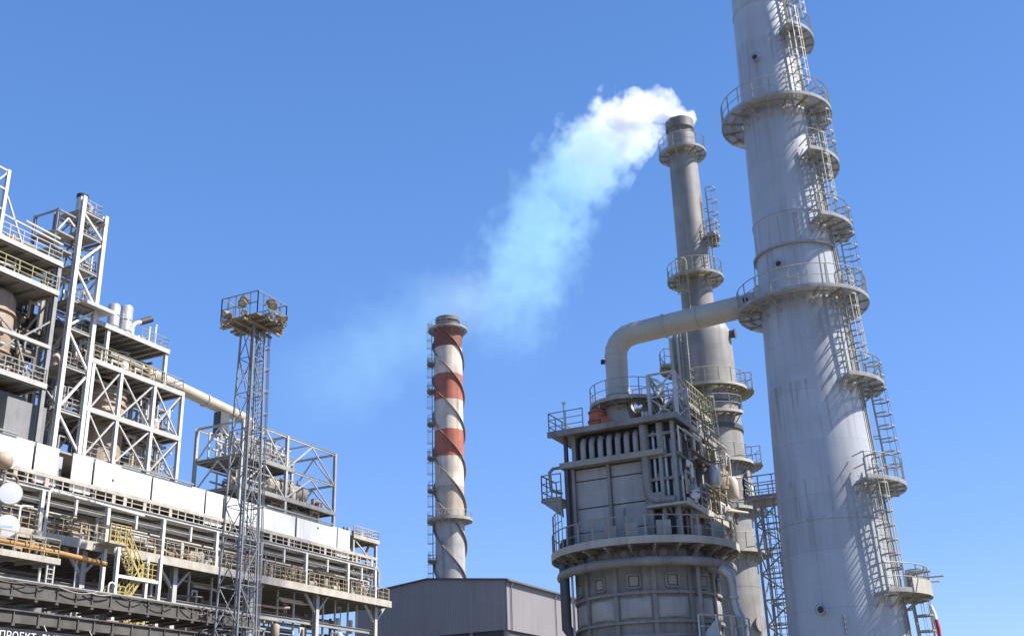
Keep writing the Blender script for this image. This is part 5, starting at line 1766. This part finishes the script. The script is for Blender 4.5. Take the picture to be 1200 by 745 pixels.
def plant_clutter():
    rr = random.Random(404)
    C_ = ['steel_light', 'pipe_silver', 'steel_white', 'pipe_cream', 'steel_mid', 'pipe_brown', 'vessel_brown']
    def scatter(name, label, base, A, B, levels, n, hmax, rmax=0.13):
        o = thing(name, label, 'pipework', base)
        for i in range(n):
            a, b, z = rr.uniform(*A), rr.uniform(*B), rr.choice(levels) + 0.02
            h = rr.uniform(0.5, hmax)
            r = rr.uniform(0.045, rmax)
            k = rr.random()
            if k < 0.45:
                pts = [(a, b, z), (a, b, z + h), (a + rr.uniform(-1.3, 1.3), b, z + h), ]
                pts.append((pts[-1][0], b, z + h - rr.uniform(0.2, h * 0.8)))
                MB(1).path(pts, r, 8).build('pipe', rr.choice(C_), o)
            elif k < 0.7:
                MB(1).path([(a, b, z + h), (min(A[1], a + rr.uniform(1.0, 3.5)), b, z + h), (min(A[1], a + 3.5), b + rr.uniform(-.8, .8), z + h)], r, 8).build('pipe', rr.choice(C_), o)
            elif k < 0.82:
                w_ = rr.uniform(.2, .5)
                MB(1).box((a, b, z), (a + w_, b + .3, z + rr.uniform(.5, 1.3))).box((a + .05, b - .02, z + .3), (a + w_ - .05, b, z + .45)).build('cabinet', rr.choice(('heater_panel', 'steel_white', 'heater_beige')), o)
            elif k < 0.92:
                MB(1).tube((a, b, z + h * .5), (a + .35, b, z + h * .5), r * 2.2, 12).lathe([(r * 2.9, 0), (r * 2.9, .07), (0, .07)], (a + .17, b, z + h * .5 + r * 2), 12).tube((a + .17, b, z), (a + .17, b, z + h * .5), .06, 8).build('valve', rr.choice(C_), o)
            else:
                MB(1).lathe([(0, 0), (.28, .05), (.32, .15), (.32, .9), (.2, 1.08), (0, 1.12)], (a, b, z), 16).build('drum', rr.choice(C_), o)
        return o
    scatter('pipework', 'pipes and valves on the lowest floor of the upper left structure', G(43, 60, 26.3), (39, 48.5), (59.3, 61.2), (26.3,), 34, 2.8)
    scatter('pipework', 'pipes and valves behind the olive rail of the upper left structure', G(43, 60, 33.1), (40, 48.8), (59.3, 62), (33.1,), 36, 1.7)
    scatter('pipework', 'pipes and valves on the topmost floor of the upper left structure', G(43, 60, 35.3), (40, 48.8), (59.6, 63), (35.3,), 22, 1.5)
    scatter('pipework', 'tall pipework rising at the right end of the upper left structure', G(48.5, 62, 26.3), (46.8, 50.4), (60.8, 64), (26.32, 28.5, 30.5, 33.12), 60, 3.0, 0.16)
    scatter('pipework', 'pipework packed between the two white tower columns', G(51.8, 60, 22.4), (50.9, 52.7), (59.3, 61.3), (22.5, 25.2, 28.3, 31.2, 33.3, 35.8, 38.5), 60, 2.3, 0.1)
    scatter('pipework', 'pipework in the lower cross braced bays', G(57.5, 60, 22.4), (58.8, 61.9), (59.4, 61.5), (22.4,), 36, 2.9)
    scatter('pipework', 'pipework in the upper cross braced bays', G(57.5, 60, 25.8), (58.8, 61.9), (59.4, 61.5), (25.8,), 36, 2.9)
    scatter('pipework', 'rusty and cream pipework under the roof of the braced frame', G(57.0, 60, 29.4), (54.2, 60.0), (59.4, 61.5), (29.4,), 44, 2.2)
    scatter('pipework', 'pipework on the middle floor of the truss block', G(73.5, 60, 26.5), (70.6, 77.4), (59.8, 62), (26.5,), 44, 2.4, 0.11)
    scatter('pipework', 'pipework on the lower floor of the truss block', G(77.5, 60, 23.8), (70.6, 83.2), (59.7, 61.5), (23.8, 22.45), 60, 1.9, 0.12)
    scatter('pipework', 'pipework and valves along the front of the main deck', G(63, 57.6, ZD), (39, 88.5), (57.55, 58.6), (ZD,), 95, 2.2, 0.12)
    scatter('pipework', 'pipework standing on the lower left walkway', G(42, 55, 13.95), (39, 47.5), (54.8, 56.0), (13.95,), 26, 1.6, 0.1)
    scatter('pipework', 'pipework and hangers in the shade under the main deck', G(70, 59, 10), (56, 88), (57.9, 60.5), (8.5, 10.2, 11.8, 13.2), 90, 2.4, 0.13)
    scatter('pipework', 'sunlit white and grey pipework low below the cable bridge', G(45, 51, 8), (37, 56), (50.5, 53), (7.4, 8.2, 9.0), 60, 1.5, 0.13)
    scatter('pipework', 'pipework and valves on the near corner and flank of the fired heater', G(52, 15, 11.0), (49.2, 56.3), (14.55, 15.35), (11.02, 12.76, 14.0, 15.2), 64, 1.5, 0.10)
    scatter('pipework', 'pipework on the roof deck of the fired heater', G(52, 17, 16.95), (50.6, 55.2), (15.4, 18.0), (16.97,), 40, 1.7, 0.12)
plant_clutter()

# equipment standing on the main deck behind the railing
def deck_gear():
    rr = random.Random(77)
    kinds = [('pump', 'pipe_brown'), ('pump', 'heater_panel'), ('tank', 'pipe_silver'), ('pump', 'pipe_cream'), ('tank', 'steel_mid')]
    posts = [44.8, 47.0, 50.6, 52.6, 56.0, 61.5, 63.6, 67.5, 69.2, 72.4, 74.6, 78.6, 80.6, 82.0]
    where = ['at the far left end', 'by the second white post from the left', 'between the second and third white posts', 'left of the yellow stairs', 'behind the top of the yellow stairs',
             'right of the post next to the stairs', 'just left of the mast', 'directly behind the mast', 'just right of the mast', 'left of the sixth post', 'right of the sixth post', 'left of the second last post',
             'nearest the second last post', 'near the deck end']
    for i, a in enumerate(posts):
        kd, mt = kinds[i % 5]
        b = BF + 0.85 + 0.2 * (i % 2)
        q = G(a, b, ZD)
        col = {'pipe_brown': 'brown', 'heater_panel': 'grey', 'pipe_silver': 'silver', 'pipe_cream': 'cream', 'steel_mid': 'dull grey'}[mt]
        o = thing(kd, '%s %s standing on the main deck %s' % (col, kd, where[i]), kd, q, '%ss on the main deck' % kd)
        if kd == 'pump':
            MB(1).box((a - .5, b - .25, ZD), (a + .6, b + .25, ZD + .15)).build('bedplate', 'steel_mid', o)
            MB(1).lathe([(.0, 0), (.24, .02), (.26, .1), (.26, .6), (.2, .65), (0, .68)], (a - .4, b, ZD + .45), 16, axis=(1, 0, 0)).build('motor', mt, o)
            MB(1).lathe([(.12, 0), (.32, .05), (.32, .22), (.12, .28)], (a + .3, b, ZD + .48), 16, axis=(1, 0, 0)).tube((a + .42, b, ZD + .6), (a + .42, b, ZD + 1.3), .09, 10).build('casing', mt, o)
        else:
            MB(1).lathe([(0, .25), (.4, .35), (.42, .5), (.42, 1.5), (.3, 1.7), (0, 1.76)], q, 20).build('body', mt, o)
            for k in range(3):
                d = Vector((math.cos(2.1 * k), math.sin(2.1 * k), 0)) * .34
                MB().bar(q + d, q + d + Vector((0, 0, .5)), .07).build('leg', 'steel_mid', o)
deck_gear()

# shaded concrete pillars under the deck
for a, b, wd, lb in ((52.2, 59.2, 1.5, 'wide grey concrete pillar left of the yellow stairs'), (40.0, 60.0, 1.6, 'wide grey concrete pillar under the deck at the left edge'), (57.0, 62.0, 1.3, 'grey concrete pillar standing in shade behind the yellow stairs')):
    mb = MB(1).box((a - wd, b, 0), (a + wd, b + 1.6, 13.0))
    mb.box((a - wd - .2, b - .15, 13.003), (a + wd + .2, b + 1.75, 13.7))
    o = mb.build('pillar', 'concrete')
    tag(o, lb, 'pillar')

# ---- floodlight mast
def mast():
    ca, cb = 58.6, 44.5
    v = EYE + (FW * FPX + RT * (278 - 600) + UP * (372.5 - 700)) * (68 / (FW * FPX + RT * (278 - 600) + UP * (372.5 - 700)).y)
    c = Vector((v.x, v.y, 0))
    row = lambda y: zrow(c.x, c.y, y)
    root = thing('floodlight_mast', 'square lattice mast with railed floodlight platform in front of the white panels', 'lattice mast', c)
    zt = row(381)
    cor = lambda h, z: [c + E1 * s * h + E2 * t * h + Vector((0, 0, z)) for s, t in ((-1, -1), (1, -1), (1, 1), (-1, 1))]
    H0, HB, H1 = 1.15, 0.93, 0.60
    zl = [0, row(745), row(600), row(520), zt]
    hw = lambda z: 1.0 + (0.53 - 1.0) * (z / zt)
    bot, top = cor(hw(0), 0), cor(hw(zt), zt)
    for p, q in zip(bot, top):
        MB().bar(p, q, 0.10, 0.10, E1).build('leg', 'mast_steel', root)
    n = 12
    for i in range(4):
        j = (i + 1) % 4
        for k in range(n):
            t0, t1 = k / n, (k + 1) / n
            a, b = bot[i].lerp(top[i], t0), bot[j].lerp(top[j], t0)
            d, e = bot[i].lerp(top[i], t1), bot[j].lerp(top[j], t1)
            if b.z < 5:
                continue
            mb = MB()
            mb.bar(a, b, 0.05)
            mb.bar(*((a, e) if k % 2 else (b, d)), 0.05)
            if k % 4 == 2:
                mb.bar(*((b, d) if k % 2 else (a, e)), 0.035)
            mb.build('bracing', 'mast_steel', root)
    # ladder with cage on the right face
    s = (E1 * 1.0).normalized()
    ladder(root, c + s * (hw(6) + 0.2) - E2 * 0.25 + Vector((0, 0, 6)), c + s * (hw(zt) + 0.2) - E2 * 0.1 + Vector((0, 0, zt + 0.2)), s, 'mast_steel', hoop=1.5)
    ladder(root, c + E1 * hw(6) * 0.4 + Vector((0, 0, 6)), c + E1 * 0.2 + Vector((0, 0, zt)), -E2, 'mast_steel', cage=False, width=0.42)
    # platform
    k = 1.5
    P = cor(k, zt)
    pm = MB()
    pm.add([p for p in P] + [p + Vector((0, 0, 0.08)) for p in P], [(0, 3, 2, 1), (4, 5, 6, 7), (0, 1, 5, 4), (1, 2, 6, 5), (2, 3, 7, 6), (3, 0, 4, 7)])
    po = pm.build('platform', 'lamp_tan', root)
    mb = MB()
    for s_ in (-0.75, 0, 0.75):
        mb.bar(c + E1 * s_ - E2 * 1.9 + Vector((0, 0, zt - 0.12)), c + E1 * s_ + E2 * 1.9 + Vector((0, 0, zt - 0.12)), 0.14)
        mb.bar(c - E1 * 1.9 + E2 * s_ + Vector((0, 0, zt - 0.28)), c + E1 * 1.9 + E2 * s_ + Vector((0, 0, zt - 0.28)), 0.14)
    mb.build('beam', 'lamp_tan', po)
    mb = MB()
    rail_line(mb, [p + Vector((0, 0, .08)) for p in P] + [P[0] + Vector((0, 0, .08))], 1.55, 0.62, t=0.06, toe=0, mids=1)
    mb.build('railing', 'mast_steel', po)
    # floodlights on arms round the platform
    def flood(pos, aim):
        aim = aim.normalized()
        q = c + pos
        t = aim.cross(Vector((0, 0, 1))).normalized()
        f = MB().lathe([(0.0, -0.34), (0.10, -0.33), (0.13, -0.3), (0.14, -0.16), (0.22, -0.06), (0.27, 0.07), (0.29, 0.08), (0.29, 0.12), (0.26, 0.13), (0.26, 0.08)], q, 20, axis=aim).build('floodlight', 'lamp_tan', root)
        MB().lathe([(0.262, 0.075), (0.15, 0.1), (0.0, 0.11)], q, 20, axis=aim).build('lens', 'lamp_glass', f)
        mb = MB()
        for s_ in (-1, 1):
            mb.bar(q + t * .31 * s_, q + t * .31 * s_ - Vector((0, 0, .34)), 0.05)
        mb.bar(q + t * .31 - Vector((0, 0, .34)), q - t * .31 - Vector((0, 0, .34)), 0.05)
        mb.build('yoke', 'lamp_tan', f)
    zz = zt + 0.35
    specs = [(-E1 * 2.0 - E2 * 0.7, -E1 - E2 * .1), (-E1 * 2.0 + E2 * 0.7, -E1 + E2 * .3), (-E2 * 2.0 - E1 * 0.6, -E2 - E1 * .3), (-E2 * 2.0 + E1 * 0.6, -E2 + E1 * .2),
             (E1 * 2.0 - E2 * 0.7, E1 - E2 * .7), (E1 * 2.0 + E2 * .7, E1), (E2 * 2.0 - E1 * .7, E2 - E1 * .5), (E2 * 2.0 + E1 * .7, E2)]
    specs += [(p * 0.86, d) for p, d in specs[:6:2]]
    for i, (p, d) in enumerate(specs):
        flood(p + Vector((0, 0, zz + (0.4 if i in (0, 2) else 0.75 if i > 7 else -0.1))), d - Vector((0, 0, 0.75)))
    mb = MB()
    for p, d in specs[:]:
        mb.bar(c + p * 0.7 + Vector((0, 0, zt)), c + p * 1.08 + Vector((0, 0, zt - 0.02)), 0.12)
        mb.box(c + p * 0.85 + Vector((-.16, -.16, zt + .02)), c + p * 0.85 + Vector((.16, .16, zt + .3)))
    mb.build('ballast_box', 'lamp_tan', root, each=2)
    # small lattice cross walk low on the mast
mast()

# ---- round dishes and lamp on the left edge
def dishes():
    for k, (a, b, z, lb) in enumerate(((44.25, 54.5, 17.39, 'upper plain white round dish at the left edge'), (44.33, 54.5, 15.44, 'lower white round dish with pale blue marks at the left edge'))):
        q = G(a, b, z)
        r = 0.66 if k == 0 else 0.70
        o = thing('dish_antenna', lb, 'dish antenna', q, 'dish antennas at the left edge')
        ax = (Vector((0, 0, 1.0)) - q).normalized()
        ax = Vector((-q.x * 0.9 + 12, -q.y, 2)).normalized()
        MB().lathe([(0.0, -.36), (r * .5, -.36), (r * .98, -.2), (r, -.18), (r, .02), (r * .97, .05), (r * .6, .075), (0, .08)], q, 40, axis=ax).build('drum', 'dish_white', o)
        MB().lathe([(r - .01, -.06), (r + .03, -.06), (r + .03, .03), (r - .01, .03)], q, 40, axis=ax).build('rim', 'steel_mid', o)
        MB().path([q - ax * .3, q - ax * .7, q - ax * .75 - Vector((0, 0, .3))], 0.06, 8).build('bracket', 'steel_mid', o)
        if k == 1:
            x = Vector((0, 0, 1)).cross(ax).normalized()
            y = ax.cross(x)
            mb = MB()
            for s in (-0.34, -0.22, -0.12, 0.0, 0.1, 0.22):
                hgt = 0.055
                u = q + ax * 0.083 + x * s
                mb.add([u + y * (-hgt), u + x * .07 + y * (-hgt), u + x * .07 + y * hgt, u + y * hgt, u + ax * .004 - y * hgt, u + x * .07 + ax * .004 - y * hgt, u + x * .07 + ax * .004 + y * hgt, u + ax * .004 + y * hgt],
                       [(0, 3, 2, 1), (4, 5, 6, 7), (0, 1, 5, 4), (1, 2, 6, 5), (2, 3, 7, 6), (3, 0, 4, 7)])
            mb.build('mark', 'letter_blue', o)
    q = G(44.3, 55.25, 13.95)
    p = thing('dish_post', 'grey post behind the two white dishes', 'post', q)
    MB(1).tube((44.3, 55.25, 13.95), (44.3, 55.25, 18.9), 0.08, 12).build('pole', 'steel_mid', p)
    MB(1).box((44.1, 55.05, 13.95), (44.5, 55.45, 14.0)).build('base_plate', 'steel_mid', p)
    q = G(43.5, 54.6, 19.2)
    o = thing('round_lamp', 'brown round lamp on a bent arm above the white dishes', 'lamp', q)
    MB().lathe([(0, -.55), (.3, -.5), (.52, -.3), (.6, 0), (.55, .25), (.35, .48), (0, .55)], q, 28).build('globe', 'vessel_brown', o)
    MB(1).path([(43.5, 54.6, 18.7), (43.5, 54.6, 18.45)] + [(44.1 - .6 * math.cos(PI * k / 6), 54.6, 18.3 + .0 * k + .25 * math.sin(PI * k / 6)) for k in range(7)] + [(44.75, 54.6, 17.9), (44.6, 55.0, 17.6), (44.35, 55.2, 17.5)], .09, 10).build('arm', 'pipe_brown', o)
dishes()

# small floodlights on the heater's roof rail
for b, h, lb in ((20.9, 1.45, 'small white lamp on the roof rail left of the orange fan'),):
    q = G(48.8, b, HROOF)
    o = thing('rail_lamp', lb, 'lamp', q)
    MB().tube(q, q + Vector((0, 0, h)), 0.03, 8).build('pole', 'steel_light', o)
    MB().lathe([(0, -.14), (.06, -.12), (.1, 0), (.1, .03), (0, .04)], q + Vector((0, 0, h)), 14, axis=(-.6, -.5, -.4)).build('head', 'steel_white', o)


# ================================================================ steam from the exhaust stack: a real plume drifting away to the rear
def plume(name, label, pts, radii, dens, bound=1.45, fine=1.0, edge=1.6, rag=1.1, aniso=0.25, start=None, tint=(0.54, 0.88, 1.0), crisp=False):
    """pts: centre line; radii, dens: per point. Density falls off from the centre line and is torn up by noise."""
    import bmesh
    pts = [Vector(p) for p in pts]
    O = pts[0].copy()
    h = Vector((pts[-1].x - O.x, pts[-1].y - O.y, 0))
    L = h.length
    h.normalize()
    side = Vector((-h.y, h.x, 0))
    loc = [((p - O).dot(h), (p - O).dot(side), p.z - O.z) for p in pts]
    bp = [pts[0] - (pts[1] - pts[0]).normalized() * 0.0] + pts[1:]
    mb = MB().path(bp, 1, 18, radii=[r * bound for r in radii])
    me = bpy.data.meshes.new(name)
    bm = bmesh.new()
    rot = Matrix((h, side, Vector((0, 0, 1))))
    vv = [bm.verts.new(rot @ (v - O)) for v in mb.v]
    for f in mb.f:
        bm.faces.new([vv[i] for i in f])
    bmesh.ops.recalc_face_normals(bm, faces=bm.faces)
    bm.to_mesh(me)
    bm.free()
    ob = bpy.data.objects.new(name, me)
    C.objects.link(ob)
    ob.location = O
    ob.rotation_euler = (0, 0, math.atan2(h.y, h.x))
    tag(ob, label, None, None, 'stuff')
    mt = bpy.data.materials.new(name)
    mt.use_nodes = True
    t = mt.node_tree
    t.nodes.remove(t.nodes['Principled BSDF'])
    tc = node(t, 'ShaderNodeTexCoord').outputs['Object']
    sp = node(t, 'ShaderNodeSeparateXYZ')
    t.links.new(tc, sp.inputs[0])
    u = math_n(t, 'DIVIDE', sp.outputs[0], L, True)
    def curve(vals):
        lo, hi = min(vals), max(vals)
        if hi - lo < 1e-6:
            hi = lo + 1
        c = node(t, 'ShaderNodeFloatCurve')
        cm = c.mapping.curves[0]
        ps = sorted((max(0.0, min(1.0, l[0] / L)), (v - lo) / (hi - lo)) for l, v in zip(loc, vals))
        for i, (x, y) in enumerate(ps):
            if i == 0:
                cm.points[0].location = (x, y)
            elif i == len(ps) - 1:
                cm.points[-1].location = (x, y)
            else:
                cm.points.new(x, y)
        for p in cm.points:
            p.handle_type = 'AUTO_CLAMPED'
        c.mapping.update()
        t.links.new(u, c.inputs['Value'])
        return math_n(t, 'ADD', math_n(t, 'MULTIPLY', c.outputs[0], hi - lo), lo)
    dy = math_n(t, 'SUBTRACT', sp.outputs[1], curve([l[1] for l in loc]))
    dz = math_n(t, 'SUBTRACT', sp.outputs[2], curve([l[2] for l in loc]))
    rad = curve(radii)
    d = math_n(t, 'SQRT', math_n(t, 'ADD', math_n(t, 'MULTIPLY', dy, dy), math_n(t, 'MULTIPLY', dz, dz)))
    rel = math_n(t, 'DIVIDE', d, rad)
    n1 = noise(t, tc, 0.75 * fine, 5, 0.6)
    n2 = noise(t, tc, 0.24 * fine, 5, 0.62)
    nn = math_n(t, 'ADD', math_n(t, 'MULTIPLY', math_n(t, 'SUBTRACT', n1, 0.5), 1.0 * rag), math_n(t, 'MULTIPLY', math_n(t, 'SUBTRACT', n2, 0.5), 1.9 * rag))
    body = math_n(t, 'MULTIPLY', math_n(t, 'SUBTRACT', math_n(t, 'ADD', 1.0, nn), rel), curve([edge * (3.0 if crisp and i < 5 else 1.0) for i in range(len(pts))]) if crisp else edge, True)
    # logarithmic density along the axis
    ld = curve([math.log(x) for x in dens])
    den = math_n(t, 'MULTIPLY', body, math_n(t, 'POWER', 2.718281828, ld))
    if start:
        den = math_n(t, 'MULTIPLY', den, math_n(t, 'MULTIPLY', math_n(t, 'ADD', sp.outputs[0], start), 1.6, True))
    else:
        den = math_n(t, 'MULTIPLY', den, math_n(t, 'MULTIPLY', u, 6.0, True))
    den = math_n(t, 'MULTIPLY', den, math_n(t, 'MULTIPLY', math_n(t, 'SUBTRACT', 1.0, math_n(t, 'DIVIDE', sp.outputs[0], L)), 2.6, True))
    pv = node(t, 'ShaderNodeVolumePrincipled')
    # dense steam is white; sky blue behind thin steam is painted into its colour
    cr = ramp(t, u, [(0.04, (1, 1, 1)), (0.12, (0.84, 0.96, 1.0)), (0.28, tint)])
    t.links.new(cr, pv.inputs['Color'])
    pv.inputs['Anisotropy'].default_value = aniso
    t.links.new(den, pv.inputs['Density'])
    t.links.new(pv.outputs[0], t.nodes['Material Output'].inputs['Volume'])
    me.materials.append(mt)
    return ob

_cx, _cy = 13.14, 72.0
_zm = zrow(_cx, _cy, 144)
plume('steam_plume', 'thick white steam pouring from the exhaust stack and thinning to pale blue behind it',
      [(13.1, 71.4, _zm - 0.2), (12.7, 71.9, _zm + 0.8), (11.5, 72.6, _zm + 1.7), (9.9, 74.4, 48.3), (7.8, 79.6, 49.3), (5.9, 86.2, 49.9), (4.1, 94.4, 50.5), (2.0, 104.9, 51), (0.3, 117.3, 51.4), (-0.8, 137, 51.6)],
      [1.05, 1.3, 1.75, 2.3, 2.95, 3.5, 4.1, 4.7, 5.2, 5.4], [2.4, 2.4, 2.0, 0.95, 0.30, 0.15, 0.10, 0.08, 0.052, 0.018], start=1.0, edge=1.7, rag=2.0, crisp=True)
plume('steam_drift', 'faint blue white veil of old steam drifting left behind the banded chimney',
      [(-2.5, 152, 68.5), (-7.0, 158, 69.0), (-16.5, 166, 65.5), (-29, 176, 63.5), (-44, 188, 62)], [5.5, 6.5, 8.5, 10, 11], [0.036, 0.042, 0.038, 0.028, 0.014], fine=0.5, edge=0.9)
cy.volume_step_rate = 1.0
cy.volume_max_steps = 512
